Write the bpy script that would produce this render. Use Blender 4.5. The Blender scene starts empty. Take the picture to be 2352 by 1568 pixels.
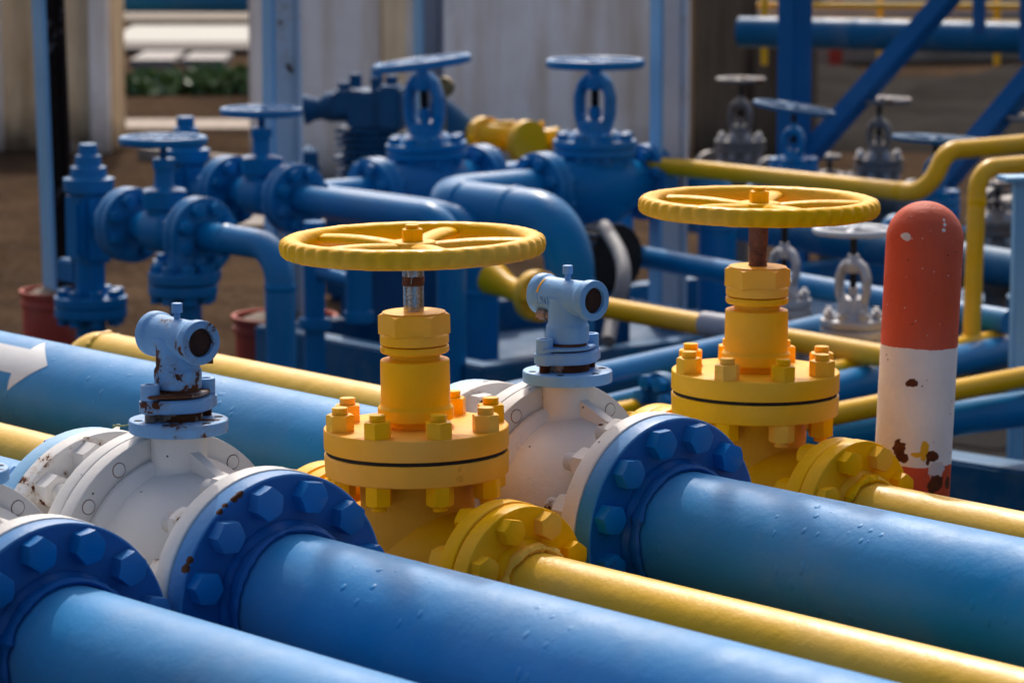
import bpy, bmesh, math, random
from math import sin, cos, pi, radians, atan2, sqrt
from mathutils import Vector, Matrix, Quaternion, noise as mnoise

random.seed(7)
SC = bpy.context.scene
COL = SC.collection

# ------------------------------------------------------------------ camera
CAM_H = 1.66
FPX, PITCH = 8000.0, radians(8.42)
CP, SP = cos(PITCH), sin(PITCH)
cam_d = bpy.data.cameras.new('camera')
cam = bpy.data.objects.new('camera', cam_d)
COL.objects.link(cam)
cam.location = (0, 0, CAM_H)
cam.rotation_euler = (radians(90) - PITCH, 0, 0)
cam_d.sensor_width = 36.0
cam_d.lens = FPX / 2352 * 36.0
cam_d.clip_end = 2000
cam_d.clip_start = 0.05
cam_d.dof.use_dof = True
cam_d.dof.focus_distance = 5.2
cam_d.dof.aperture_fstop = cam_d.lens / 1000 / 0.017
cam_d.dof.aperture_blades = 0
SC.camera = cam

def W(px, py, d):
    """world point seen at photo position (2352 px wide) at depth d along the camera axis"""
    x = (px - 1176) / FPX * d
    y = (784 - py) / FPX * d
    return Vector((x, d * CP + y * SP, CAM_H - d * SP + y * CP))

def Wz(px, py, z):
    k = SP - (784 - py) / FPX * CP
    return W(px, py, (CAM_H - z) / k)

# plant grid: DN = flow direction of the foreground pipes, CV = across them
ANG = -49.5
DN = Vector((cos(radians(ANG)), sin(radians(ANG)), 0))
CV = Vector((-DN.y, DN.x, 0))
def grid(s, c, z):
    return DN * s + CV * c + Vector((0, 0, z))

# ------------------------------------------------------------------ render
SC.render.engine = 'CYCLES'
SC.view_settings.view_transform = 'Standard'
SC.view_settings.look = 'None'
SC.view_settings.gamma = 1
SC.view_settings.exposure = 0.12
SC.cycles.use_denoising = True
SC.cycles.max_bounces = 8

# sun + sky
SUNV = Vector((0, 0, 1)) + DN * -0.82 + CV * 0.62
SUNV.normalize()
sd = bpy.data.lights.new('sun', 'SUN')
so = bpy.data.objects.new('sun', sd)
COL.objects.link(so)
so.rotation_mode = 'QUATERNION'
so.rotation_quaternion = SUNV.to_track_quat('Z', 'Y')
so.location = (3, 20, 20)
sd.energy = 2.1
sd.angle = radians(0.53)
sd.color = (1.0, 0.95, 0.88)
world = bpy.data.worlds.new('World')
SC.world = world
world.use_nodes = True
wn = world.node_tree
bg = wn.nodes['Background']
sky = wn.nodes.new('ShaderNodeTexSky')
sky.sky_type = 'NISHITA'
sky.sun_disc = False
sky.sun_elevation = math.asin(SUNV.z)
sky.sun_rotation = atan2(SUNV.x, SUNV.y)
wn.links.new(sky.outputs[0], bg.inputs[0])
bg.inputs[1].default_value = 0.15
sky.dust_density = 6.0
sky.air_density = 0.7
sky.ozone_density = 0.6

# ------------------------------------------------------------------ materials
def nn(t, kind, **kw):
    n = t.nodes.new(kind)
    for k, v in kw.items():
        setattr(n, k, v)
    return n

def mapr(t, src, a, b, c, d):
    m = nn(t, 'ShaderNodeMapRange')
    t.links.new(src, m.inputs[0])
    for i, v in enumerate((a, b, c, d)):
        m.inputs[i + 1].default_value = v
    return m.outputs[0]

def math_(t, op, a, b=None, c=None):
    m = nn(t, 'ShaderNodeMath', operation=op)
    for i, v in enumerate((a, b, c)):
        if v is None: continue
        if isinstance(v, (int, float)): m.inputs[i].default_value = v
        else: t.links.new(v, m.inputs[i])
    return m.outputs[0]

def mix(t, fac, a, b):
    m = nn(t, 'ShaderNodeMix', data_type='RGBA')
    if isinstance(fac, (int, float)): m.inputs[0].default_value = fac
    else: t.links.new(fac, m.inputs[0])
    for i, v in ((6, a), (7, b)):
        if isinstance(v, tuple): m.inputs[i].default_value = (*v[:3], 1)
        else: t.links.new(v, m.inputs[i])
    return m.outputs[2]

def noise(t, vec, scale, detail=4, rough=0.55):
    n = nn(t, 'ShaderNodeTexNoise')
    t.links.new(vec, n.inputs['Vector'])
    n.inputs['Scale'].default_value = scale
    n.inputs['Detail'].default_value = detail
    n.inputs['Roughness'].default_value = rough
    return n.outputs['Fac']

def new_mat(name):
    m = bpy.data.materials.new(name)
    m.use_nodes = True
    t = m.node_tree
    return m, t, t.nodes['Principled BSDF']

def coords(t, rnd=True, stretch=None):
    tc = nn(t, 'ShaderNodeTexCoord')
    v = tc.outputs['Object']
    raw = v
    if stretch:
        mp = nn(t, 'ShaderNodeMapping')
        t.links.new(v, mp.inputs['Vector'])
        mp.inputs['Scale'].default_value = stretch
        v = mp.outputs[0]
    if rnd:
        oi = nn(t, 'ShaderNodeObjectInfo')
        va = nn(t, 'ShaderNodeVectorMath', operation='MULTIPLY_ADD')
        t.links.new(oi.outputs['Random'], va.inputs[0])
        va.inputs[1].default_value = (13, 7, 11)
        t.links.new(v, va.inputs[2])
        v = va.outputs[0]
    return raw, v

def spotmask(t, raw, wob, spots):
    """irregular patches at given local points: (x,y,z, rx,ry,rz)"""
    out = None
    for (x, y, z, rx, ry, rz) in spots:
        a = nn(t, 'ShaderNodeVectorMath', operation='SUBTRACT')
        t.links.new(raw, a.inputs[0]); a.inputs[1].default_value = (x, y, z)
        b = nn(t, 'ShaderNodeVectorMath', operation='DIVIDE')
        t.links.new(a.outputs[0], b.inputs[0]); b.inputs[1].default_value = (rx, ry, rz)
        l = nn(t, 'ShaderNodeVectorMath', operation='LENGTH')
        t.links.new(b.outputs[0], l.inputs[0])
        s = math_(t, 'ADD', l.outputs['Value'], math_(t, 'MULTIPLY', math_(t, 'SUBTRACT', wob, 0.5), 2.6))
        s = math_(t, 'LESS_THAN', s, 1.0)
        out = s if out is None else math_(t, 'MAXIMUM', out, s)
    return out

def paint(name, col, rough=0.36, var=0.10, bump=0.25, rust=None, rscale=9, spec=0.22, spots=None, stain=0.5,
          under=None, bands=None, drops=False, rustcol=((0.035, 0.012, 0.007), (0.17, 0.055, 0.018)),
          metallic=0.0, sheen=0.0, rim=None, specks=None, chips=None, dust=0.0, dents=0.25, bscale=110, coat=0.0):
    m, t, p = new_mat(name)
    raw, v = coords(t)
    n1 = noise(t, v, 4.5, 6, 0.6)
    hs = nn(t, 'ShaderNodeHueSaturation')
    hs.inputs['Color'].default_value = (*col, 1)
    if bands:                       # painted bands up the height of a post
        z = nn(t, 'ShaderNodeSeparateXYZ'); t.links.new(raw, z.inputs[0])
        zz = math_(t, 'ADD', z.outputs[2], math_(t, 'MULTIPLY', math_(t, 'SUBTRACT', noise(t, v, 30, 4), 0.5), 0.008))
        cur = None
        for (z0, c) in bands:
            if cur is None: cur = c
            else: cur = mix(t, math_(t, 'GREATER_THAN', zz, z0), cur, c)
        t.links.new(cur, hs.inputs['Color'])
    t.links.new(mapr(t, n1, 0.3, 0.7, 1 - var, 1 + var), hs.inputs['Value'])
    t.links.new(mapr(t, noise(t, v, 2.3, 3), 0.3, 0.7, 1.06, 0.92), hs.inputs['Saturation'])
    if rim:                         # outer edge of a flange with daylight painted in: (radius, colour)
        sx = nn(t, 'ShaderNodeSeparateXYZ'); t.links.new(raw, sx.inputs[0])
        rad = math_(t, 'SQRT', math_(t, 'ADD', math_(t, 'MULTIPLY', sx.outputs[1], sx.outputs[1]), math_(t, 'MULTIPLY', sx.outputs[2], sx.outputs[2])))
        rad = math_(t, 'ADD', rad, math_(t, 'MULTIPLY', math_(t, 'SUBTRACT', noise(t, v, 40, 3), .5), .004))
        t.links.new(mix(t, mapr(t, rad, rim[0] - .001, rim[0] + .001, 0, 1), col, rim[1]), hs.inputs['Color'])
    c = hs.outputs[0]
    if specks:                      # scattered tiny flakes: (colour, density)
        for sc_, th, cc_ in specks:
            vo_ = nn(t, 'ShaderNodeTexVoronoi'); t.links.new(v, vo_.inputs['Vector']); vo_.inputs['Scale'].default_value = sc_
            on_ = math_(t, 'GREATER_THAN', noise(t, v, sc_ * .23, 2), .52)
            c = mix(t, math_(t, 'MULTIPLY', math_(t, 'LESS_THAN', vo_.outputs['Distance'], th), on_), c, cc_)
    r = mapr(t, noise(t, v, 12, 5, 0.6), 0.3, 0.7, max(rough - 0.07, .05), rough + 0.12)
    if dust:
        dm = mapr(t, noise(t, v, 7, 8, 0.68), 0.5, 0.72, 0, dust)
        c = mix(t, dm, c, (0.42, 0.36, 0.30))
        r = math_(t, 'ADD', r, math_(t, 'MULTIPLY', dm, 0.5))
    rough_s = mapr(t, noise(t, v, 38, 6, 0.7), 0.25, 0.75, 0, 1)
    rc = mix(t, rough_s, rustcol[0], rustcol[1])
    mask = None
    if rust is not None:
        rn = noise(t, v, rscale, 9, 0.66)
        mask = mapr(t, rn, rust, rust + 0.012, 0, 1)
        halo = mapr(t, rn, rust - 0.07, rust, 0, stain)
        c = mix(t, halo, c, (min(1, col[0] * .5 + .14), col[1] * .45 + .06, col[2] * .35 + .02))
    if spots:
        wob = noise(t, v, 34, 6, 0.65)
        sm = spotmask(t, raw, wob, spots)
        mask = sm if mask is None else math_(t, 'MAXIMUM', mask, sm)
    if chips:                        # flakes of another colour: (colour, spots)
        wob2 = noise(t, v, 42, 5, 0.6)
        for cc, sp in chips:
            c = mix(t, spotmask(t, raw, wob2, sp), c, cc)
    # bump
    b1 = nn(t, 'ShaderNodeBump'); b1.inputs['Strength'].default_value = bump; b1.inputs['Distance'].default_value = 0.0012
    t.links.new(noise(t, v, bscale, 3, 0.6), b1.inputs['Height'])
    b2 = nn(t, 'ShaderNodeBump'); b2.inputs['Strength'].default_value = dents; b2.inputs['Distance'].default_value = 0.004
    t.links.new(noise(t, v, 22, 4, 0.55), b2.inputs['Height'])
    t.links.new(b1.outputs[0], b2.inputs['Normal'])
    nrm = b2.outputs[0]
    if drops:                        # runs and beads of paint
        mp = nn(t, 'ShaderNodeMapping'); t.links.new(v, mp.inputs[0]); mp.inputs['Scale'].default_value = (1.0, 1.0, 0.45)
        vo = nn(t, 'ShaderNodeTexVoronoi'); t.links.new(mp.outputs[0], vo.inputs['Vector']); vo.inputs['Scale'].default_value = 42
        bead = mapr(t, vo.outputs['Distance'], 0.08, 0.22, 1, 0)
        gate = mapr(t, noise(t, v, 5, 3), 0.54, 0.62, 0, 1)
        b3 = nn(t, 'ShaderNodeBump'); b3.inputs['Strength'].default_value = 0.55; b3.inputs['Distance'].default_value = 0.0035
        t.links.new(math_(t, 'MULTIPLY', bead, gate), b3.inputs['Height'])
        t.links.new(nrm, b3.inputs['Normal']); nrm = b3.outputs[0]
    if mask is not None:
        c = mix(t, mask, c, rc)
        r = math_(t, 'MAXIMUM', r, math_(t, 'MULTIPLY', mask, 0.85))
        b4 = nn(t, 'ShaderNodeBump'); b4.inputs['Strength'].default_value = 0.6; b4.inputs['Distance'].default_value = 0.002
        t.links.new(math_(t, 'SUBTRACT', math_(t, 'MULTIPLY', rough_s, math_(t, 'MULTIPLY', mask, .6)), mask), b4.inputs['Height'])
        t.links.new(nrm, b4.inputs['Normal']); nrm = b4.outputs[0]
    t.links.new(c, p.inputs['Base Color'])
    t.links.new(r, p.inputs['Roughness'])
    t.links.new(nrm, p.inputs['Normal'])
    p.inputs['Specular IOR Level'].default_value = spec
    p.inputs['Metallic'].default_value = metallic
    p.inputs['Coat Weight'].default_value = coat
    p.inputs['Sheen Weight'].default_value = sheen
    p.inputs['Sheen Roughness'].default_value = 0.45
    p.inputs['Coat Roughness'].default_value = 0.48
    return m

def plain(name, col, rough=0.7, metallic=0.0, var=0.25, scale=20, spec=.4):
    m, t, p = new_mat(name)
    raw, v = coords(t)
    c = mix(t, mapr(t, noise(t, v, scale, 6, .65), .3, .7, 0, 1), tuple(x * (1 - var) for x in col), tuple(min(1, x * (1 + var)) for x in col))
    t.links.new(c, p.inputs['Base Color'])
    p.inputs['Roughness'].default_value = rough
    p.inputs['Specular IOR Level'].default_value = spec
    p.inputs['Metallic'].default_value = metallic
    b = nn(t, 'ShaderNodeBump'); b.inputs['Strength'].default_value = .3; b.inputs['Distance'].default_value = .002
    t.links.new(noise(t, v, scale * 4, 4), b.inputs['Height'])
    t.links.new(b.outputs[0], p.inputs['Normal'])
    return m

BLUE = (0.002, 0.17, 0.48)
LBLUE = (0.19, 0.43, 0.76)
WHITE = (0.70, 0.68, 0.65)
YEL = (0.98, 0.50, 0.0)
M = {}
M['blue'] = paint('blue_paint', BLUE, rough=.34, rust=.80, drops=False)
M['blue_pipe'] = paint('blue_pipe_paint', (.024, .255, .57), rough=.46, spec=.18, sheen=.06, drops=True, dents=.35, bump=.3, dust=.10)
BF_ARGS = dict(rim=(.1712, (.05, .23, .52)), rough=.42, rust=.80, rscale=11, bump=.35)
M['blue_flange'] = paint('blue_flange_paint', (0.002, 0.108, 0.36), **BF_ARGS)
def rim_spots(lst):
    out = []
    for a, x, rx, w in lst:
        q = radians(a); out.append((x, -.1745 * sin(q), .1745 * cos(q), rx, w, w))
    return out
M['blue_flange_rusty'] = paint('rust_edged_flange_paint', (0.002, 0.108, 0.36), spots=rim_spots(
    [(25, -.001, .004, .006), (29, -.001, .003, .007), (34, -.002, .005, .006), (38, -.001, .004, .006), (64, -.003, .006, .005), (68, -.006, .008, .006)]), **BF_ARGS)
M['light_blue'] = paint('light_blue_paint', LBLUE, rough=.42, rust=.70, rscale=15, bump=.5, stain=.35, dents=.4)
M['light_blue_rusty'] = paint('rust_bitten_light_blue_paint', (.18, .39, .68), rough=.5, rust=.585, rscale=17, bump=.6, stain=.5, dents=.45)
M['light_blue_clean'] = paint('light_blue_post_paint', (0.26, 0.52, 0.76), rough=.45, rust=.74)
M['white'] = paint('white_paint', WHITE, specks=[(45, .09, (.10, .07, .05))], rough=.42, rust=.71, rscale=15, bump=.4, stain=.4, var=.05, dust=.12)
M['white_rusty'] = paint('weathered_white_paint', WHITE, rough=.5, rust=.615, rscale=22, bump=.5, stain=.6, var=.06)
M['yellow'] = paint('yellow_paint', YEL, spec=.10, rough=.36, rust=.745, rscale=14, bump=.35, var=.08, dents=.35)
M['yellow_body'] = paint('yellow_cast_paint', (0.74, 0.36, 0.0), spec=.10, rough=.42, rust=.75, rscale=14, bump=.8, var=.12, dents=.6, bscale=70)
M['yellow_dirty'] = paint('yellow_dusty_paint', (0.96, 0.43, 0.004), spec=.10, rough=.46, rust=.70, rscale=16, bump=.35, var=.1, dust=.06)
M['yellow_pipe'] = paint('yellow_pipe_paint', (0.90, 0.50, 0.012), rough=.38, spec=.4, sheen=.04, rust=.765, rscale=20, bump=.35, dents=.45, var=.06)
M['wheel'] = paint('yellow_wheel_paint', YEL, spec=.10, rough=.34, rust=.735, rscale=17, bump=.6, dents=.7, var=.10,
                   spots=[(.03, -.192, .012, .06, .02, .006), (-.03, -.192, .013, .03, .02, .004)])
M['steel'] = plain('bare_steel_stem', (0.52, 0.50, 0.48), .22, 1.0, .2, 60)
M['rusty'] = paint('rusty_steel', (0.30, 0.26, 0.23), rough=.5, rust=.45, rscale=20, metallic=.2)
M['rusty_plate'] = paint('rust_stained_plate', (.26, .24, .26), rough=.7, rust=.47, rscale=14, stain=.7, rustcol=((.05, .02, .012), (.24, .10, .05)))
M['rust'] = plain('rust', (0.12, 0.045, 0.02), .85, 0, .6, 30)
M['brown_stem'] = plain('brown_rusty_stem', (0.16, 0.07, 0.045), .55, .3, .45, 45)
M['dark'] = plain('dark_hole', (0.006, 0.005, 0.005), .9, 0, .2, 20)
M['bore'] = plain('rusty_bore', (0.035, 0.012, 0.007), .85, 0, .6, 60)
M['gasket'] = plain('dark_gasket', (0.015, 0.012, 0.010), .8, 0, .5, 50)
M['bg_blue'] = paint('gloss_blue_paint', (0.0015, 0.19, 0.45), rough=.33, rust=.82)
M['bg_dark_blue'] = paint('dark_blue_paint', (0.003, 0.085, 0.21), rough=.6)
M['skid_blue'] = paint('skid_blue_paint', (0.004, 0.13, 0.29), rough=.45, dust=.2)
M['silver'] = paint('aluminium_paint', (0.46, 0.46, 0.48), rough=.38, rust=.72, metallic=.45)
M['dull_silver'] = paint('dull_aluminium_paint', (0.20, 0.19, 0.19), rough=.5, rust=.62, metallic=.3)
M['grey'] = paint('grey_paint', (0.40, 0.41, 0.46), rough=.5)
M['red'] = paint('dull_red_paint', (0.46, 0.055, 0.032), rough=.6, rust=.66, dust=.3)
M['brass'] = plain('dull_brass', (0.20, 0.14, 0.06), .45, .6, .3)
M['hose'] = plain('grey_hose', (0.28, 0.27, 0.27), .6, 0, .15)
M['white_post'] = paint('flaking_white_paint', (.76, .75, .77), rough=.5, rust=.64, rscale=5, stain=.5)
M['rust_post'] = paint('rust_eaten_steel', (0.12, 0.13, 0.16), rough=.7, rust=.36, rscale=4, rustcol=((.012, .007, .006), (.06, .03, .02)))
M['arrow'] = paint('white_marking_paint', (0.80, 0.80, 0.78), rough=.45, var=.04)
RED = (0.60, 0.085, 0.032)

# ------------------------------------------------------------------ mesh building
AX = Matrix.Rotation(radians(90), 4, 'Y')          # lathe axis z -> +x
AXN = Matrix.Rotation(radians(-90), 4, 'Y')        # lathe axis z -> -x
def T(x, y, z): return Matrix.Translation((x, y, z))
def RZ(a): return Matrix.Rotation(a, 4, 'Z')
def RX(a): return Matrix.Rotation(a, 4, 'X')
def RY(a): return Matrix.Rotation(a, 4, 'Y')

def rounded(prof, b=0.002, k=3, closed=False):
    """round the corners of an (r,z) profile; points may carry their own radius as third value"""
    n = len(prof); out = []
    for i, p in enumerate(prof):
        bb = p[2] if len(p) > 2 else b
        if (not closed and i in (0, n - 1)) or bb <= 0:
            out.append((p[0], p[1])); continue
        a, c = prof[i - 1], prof[(i + 1) % n]
        P = Vector(p[:2]); A = Vector(a[:2]) - P; C = Vector(c[:2]) - P
        if A.length < 1e-7 or C.length < 1e-7:
            out.append((p[0], p[1])); continue
        bb = min(bb, A.length * .45, C.length * .45)
        p0 = P + A.normalized() * bb; p1 = P + C.normalized() * bb
        for j in range(k + 1):
            u = j / k
            q = p0 * (1 - u) ** 2 + P * 2 * u * (1 - u) + p1 * u * u
            out.append((q.x, q.y))
    return out

class MB:
    def __init__(s): s.v = []; s.f = []
    def add(s, vs, fs, Mx=None):
        o = len(s.v)
        s.v += [tuple(Mx @ Vector(q)) if Mx is not None else tuple(q) for q in vs]
        s.f += [tuple(i + o for i in f) for f in fs]
        return s
    def lathe(s, prof, n=48, Mx=None, closed=False, b=None, wob=None):
        if b is not None: prof = rounded(prof, b, closed=closed)
        vs, fs, rings = [], [], []
        for r, z in [q[:2] for q in prof]:
            if r < 1e-6 and not closed:
                rings.append([len(vs)] * n); vs.append((0, 0, z))
            else:
                st = len(vs)
                for i in range(n):
                    a = 2 * pi * i / n
                    rr = r if wob is None else r + wob(a, z)
                    vs.append((rr * cos(a), rr * sin(a), z))
                rings.append([st + i for i in range(n)])
        m = len(rings)
        for k in range(m if closed else m - 1):
            A, B = rings[k], rings[(k + 1) % m]
            for i in range(n):
                j = (i + 1) % n
                q = [A[i], A[j], B[j], B[i]]
                q2 = []
                for w in q:
                    if w not in q2: q2.append(w)
                if len(q2) > 2: fs.append(q2)
        if not closed:
            if prof[0][0] > 1e-6: fs.append(rings[0][::-1])
            if prof[-1][0] > 1e-6: fs.append(rings[-1])
        return s.add(vs, fs, Mx)
    def cyl(s, r, z0, z1, n=32, Mx=None, b=0.0015):
        return s.lathe(rounded([(0, z0), (r, z0), (r, z1), (0, z1)], b), n, Mx)
    def hexa(s, af, h, Mx=None, n=48, z0=0.0, both=False):
        a = af / 2
        def R(p):
            q = (p + pi / 6) % (pi / 3) - pi / 6
            return a / cos(q)
        top = .955 * a
        vs = []; fs = []
        ph = [2 * pi * i / n for i in range(n)]
        zz = [h - (R(p) - top) * .577 for p in ph]
        for i, p in enumerate(ph): vs.append((R(p) * cos(p), R(p) * sin(p), z0))
        for i, p in enumerate(ph): vs.append((R(p) * cos(p), R(p) * sin(p), z0 + zz[i]))
        for i, p in enumerate(ph): vs.append((top * cos(p), top * sin(p), z0 + h))
        for i in range(n):
            j = (i + 1) % n
            fs.append((i, j, n + j, n + i)); fs.append((n + i, n + j, 2 * n + j, 2 * n + i))
        fs.append(tuple(range(n))[::-1]); fs.append(tuple(range(2 * n, 3 * n)))
        return s.add(vs, fs, Mx)
    def box(s, c, d, Mx=None):
        x, y, z = [q / 2 for q in d]
        vs = [(c[0] + i * x, c[1] + j * y, c[2] + k * z) for i in (-1, 1) for j in (-1, 1) for k in (-1, 1)]
        fs = [(0, 1, 3, 2), (4, 6, 7, 5), (0, 4, 5, 1), (2, 3, 7, 6), (0, 2, 6, 4), (1, 5, 7, 3)]
        return s.add(vs, fs, Mx)
    def prism(s, poly, z0, z1, Mx=None):
        n = len(poly)
        vs = [(x, y, z0) for x, y in poly] + [(x, y, z1) for x, y in poly]
        fs = [tuple(range(n))[::-1], tuple(range(n, 2 * n))]
        fs += [(i, (i + 1) % n, n + (i + 1) % n, n + i) for i in range(n)]
        return s.add(vs, fs, Mx)
    def sweep(s, pts, r, n=24, Mx=None, caps=True, bin=None):
        """tube along pts; r = number, (ra,rb) or list per point; ra along the normal, rb along the binormal"""
        pts = [Vector(p) for p in pts]; N = len(pts)
        tan = []
        for i in range(N):
            a = pts[max(i - 1, 0)]; b = pts[min(i + 1, N - 1)]
            d1 = (pts[i] - a); d2 = (b - pts[i])
            d = (d1.normalized() if d1.length > 0 else Vector()) + (d2.normalized() if d2.length > 0 else Vector())
            tan.append(d.normalized())
        if bin is not None:
            B = Vector(bin)
        else:
            t0 = tan[0]
            B = t0.cross(Vector((0, 0, 1)))
            if B.length < 1e-3: B = Vector((1, 0, 0))
            B.normalize()
        vs, fs = [], []
        for i in range(N):
            t_ = tan[i]
            if bin is None:
                if i: 
                    q = tan[i - 1].rotation_difference(t_); B = q @ B
                b_ = B.normalized()
            else:
                b_ = (B - t_ * B.dot(t_)).normalized()
            n_ = b_.cross(t_).normalized()
            rr = r[i] if isinstance(r, list) else r
            ra, rb = rr if isinstance(rr, tuple) else (rr, rr)
            for k in range(n):
                a = 2 * pi * k / n
                vs.append(tuple(pts[i] + n_ * (ra * cos(a)) + b_ * (rb * sin(a))))
        for i in range(N - 1):
            for k in range(n):
                j = (k + 1) % n
                fs.append((i * n + k, i * n + j, (i + 1) * n + j, (i + 1) * n + k))
        if caps:
            fs.append(tuple(range(n))[::-1]); fs.append(tuple(range((N - 1) * n, N * n)))
        return s.add(vs, fs, Mx)
    def build(s, name, mat, parent=None, bevel=0.0, sharp=38, seg=2, flat=False):
        me = bpy.data.meshes.new(name)
        me.from_pydata(s.v, [], s.f)
        bm = bmesh.new(); bm.from_mesh(me)
        bmesh.ops.recalc_face_normals(bm, faces=bm.faces)
        if bevel > 0:
            ed = [e for e in bm.edges if len(e.link_faces) == 2 and e.calc_face_angle(0) > radians(30)]
            bmesh.ops.bevel(bm, geom=ed, offset=bevel, segments=seg, affect='EDGES', clamp_overlap=True)
        bm.to_mesh(me); bm.free()
        if not flat:
            me.polygons.foreach_set('use_smooth', [True] * len(me.polygons))
            me.set_sharp_from_angle(angle=radians(sharp))
        me.materials.append(mat)
        return link(name, me, parent)

def link(name, me, parent=None, loc=None, rot=None, mx=None):
    o = bpy.data.objects.new(name, me)
    COL.objects.link(o)
    if parent is not None: o.parent = parent
    if mx is not None: o.matrix_local = mx
    if loc is not None: o.location = loc
    if rot is not None: o.rotation_euler = rot
    return o

def tag(o, label=None, cat=None, group=None, kind=None):
    if label: o['label'] = label
    if cat: o['category'] = cat
    if group: o['group'] = group
    if kind: o['kind'] = kind
    return o

def thing(name, label, cat, loc, rz=0.0, tilt=0.0, group=None):
    o = bpy.data.objects.new(name, None)
    COL.objects.link(o)
    o.empty_display_size = .05
    o.matrix_world = T(*loc) @ RY(radians(tilt)) @ RZ(radians(rz))
    return tag(o, label, cat, group)

def mcopy(o, parent, mx):
    """linked copy of a mesh object under another parent"""
    c = o.copy(); COL.objects.link(c)
    c.parent = parent; c.matrix_local = mx
    return c

def bend(pts, R, k=10):
    pts = [Vector(p) for p in pts]
    out = [pts[0]]
    for i in range(1, len(pts) - 1):
        P = pts[i]; a = (pts[i - 1] - P); c = (pts[i + 1] - P)
        ang = a.angle(c)
        if ang > 3.13:
            out.append(P); continue
        d = min(R / math.tan(ang / 2), a.length * .49, c.length * .49)
        Rr = d * math.tan(ang / 2)
        a.normalize(); c.normalize()
        ctr = P + (a + c).normalized() * (Rr / sin(ang / 2))
        s0 = P + a * d - ctr; s1 = P + c * d - ctr
        axis = s0.cross(s1).normalized(); tot = s0.angle(s1)
        for j in range(k + 1):
            out.append(ctr + Quaternion(axis, tot * j / k) @ s0)
    out.append(pts[-1])
    return out

# ------------------------------------------------------------------ shared part meshes
def hexbolt_mesh(af, h, name='bolt', mat=None, end=0.0, er=0.0, washer=0.0):
    b = MB()
    z = 0.0
    if washer: b.cyl(af * .62, 0, washer, 28, b=.0006); z = washer
    b.hexa(af, h, z0=z)
    if end:
        pr = [(0, z + h - .001), (er * .93, z + h - .001)]
        k = max(2, int(end / .0028))
        for i in range(k):
            z0 = z + h + end * i / k; dz = end / k
            pr += [(er * .93, z0 + dz * .1), (er, z0 + dz * .4), (er, z0 + dz * .6), (er * .93, z0 + dz * .9)]
        pr += [(er * .9, z + h + end), (0, z + h + end)]
        b.lathe(pr, 24)
    return b

def flange_lathe(b, r, x0, x1, Mx=AX, ri=0.0, n=72, bev=.0025):
    if ri > 0:
        b.lathe([(ri, x0), (r, x0), (r, x1), (ri, x1)], n, Mx, closed=True, b=bev)
    else:
        b.lathe([(0, x0), (r, x0), (r, x1), (0, x1)], n, Mx, b=bev)

# ------------------------------------------------------------------ foreground pipes
Z_AX = CAM_H - 1.057
Z_YX = CAM_H - 1.099
Z_A, Z_B, Z_C = Z_AX - .018, Z_AX + .006, Z_AX - .008
C_A, C_B, C_Y1, C_C, C_Y2 = 2.447, 2.803, 3.256, 3.578, 4.023
U0 = 4.010      # valve row, measured upstream
FACE = 0.247    # valve centre to outer face of the pipe flange
RB, RY_ = 0.0955, 0.0525

def weld_bead(b, r, x, w=.006, seed=0):
    vs = []; fs = []; n = 96; k = 8
    for i in range(n):
        a = 2 * pi * i / n
        j = mnoise.noise(Vector((cos(a) * 4, sin(a) * 4, seed))) * .0045 + mnoise.noise(Vector((cos(a) * 14, sin(a) * 14, seed + 3))) * .0028
        for q in range(k):
            t_ = 2 * pi * q / k
            rr = r + (w + j) * .8 * cos(t_)
            vs.append((x + (w + j) * 1.3 * sin(t_), rr * cos(a), rr * sin(a)))
    for i in range(n):
        for q in range(k):
            fs.append((i * k + q, ((i + 1) % n) * k + q, ((i + 1) % n) * k + (q + 1) % k, i * k + (q + 1) % k))
    b.add(vs, fs)

BOLT = {}
def get_bolt(key, af, h, mat, **kw):
    """first use builds the mesh, later uses share it"""
    if key not in BOLT:
        o = hexbolt_mesh(af, h, **kw).build('bolt', mat)
        BOLT[key] = o.data
        bpy.data.objects.remove(o)
    return BOLT[key]

def ring_bolts(parent, key, n, R, x, face=1, off=0.5, name='bolt', jit=True, axis='x'):
    for i in range(n):
        a = 2 * pi * (i + off) / n
        j = random.uniform(0, pi / 3) if jit else 0.0
        if axis == 'x':
            mx = RX(a) @ T(x, 0, R) @ (AX if face > 0 else AXN) @ RZ(j)
        else:
            mx = RZ(a) @ T(R, 0, x) @ (Matrix.Identity(4) if face > 0 else RX(pi)) @ RZ(j)
        link(name, BOLT[key], parent, mx=mx)

get_bolt('blue_big', .0415, .023, M['blue'])
get_bolt('yel_big', .036, .021, M['yellow'])
get_bolt('nut_white', .046, .030, M['white_rusty'], end=.030, er=.0145, washer=.0)
get_bolt('nut_yel', .0365, .0255, M['yellow'], end=.010, er=.0125)
get_bolt('nut_yel_low', .0365, .030, M['yellow'], end=.008, er=.0118)
get_bolt('bg_bolt', .033, .022, M['bg_blue'])
get_bolt('bg_bolt_silver', .024, .018, M['silver'], end=.008, er=.008)
get_bolt('bg_bolt_yel', .026, .016, M['yellow'])

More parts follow.
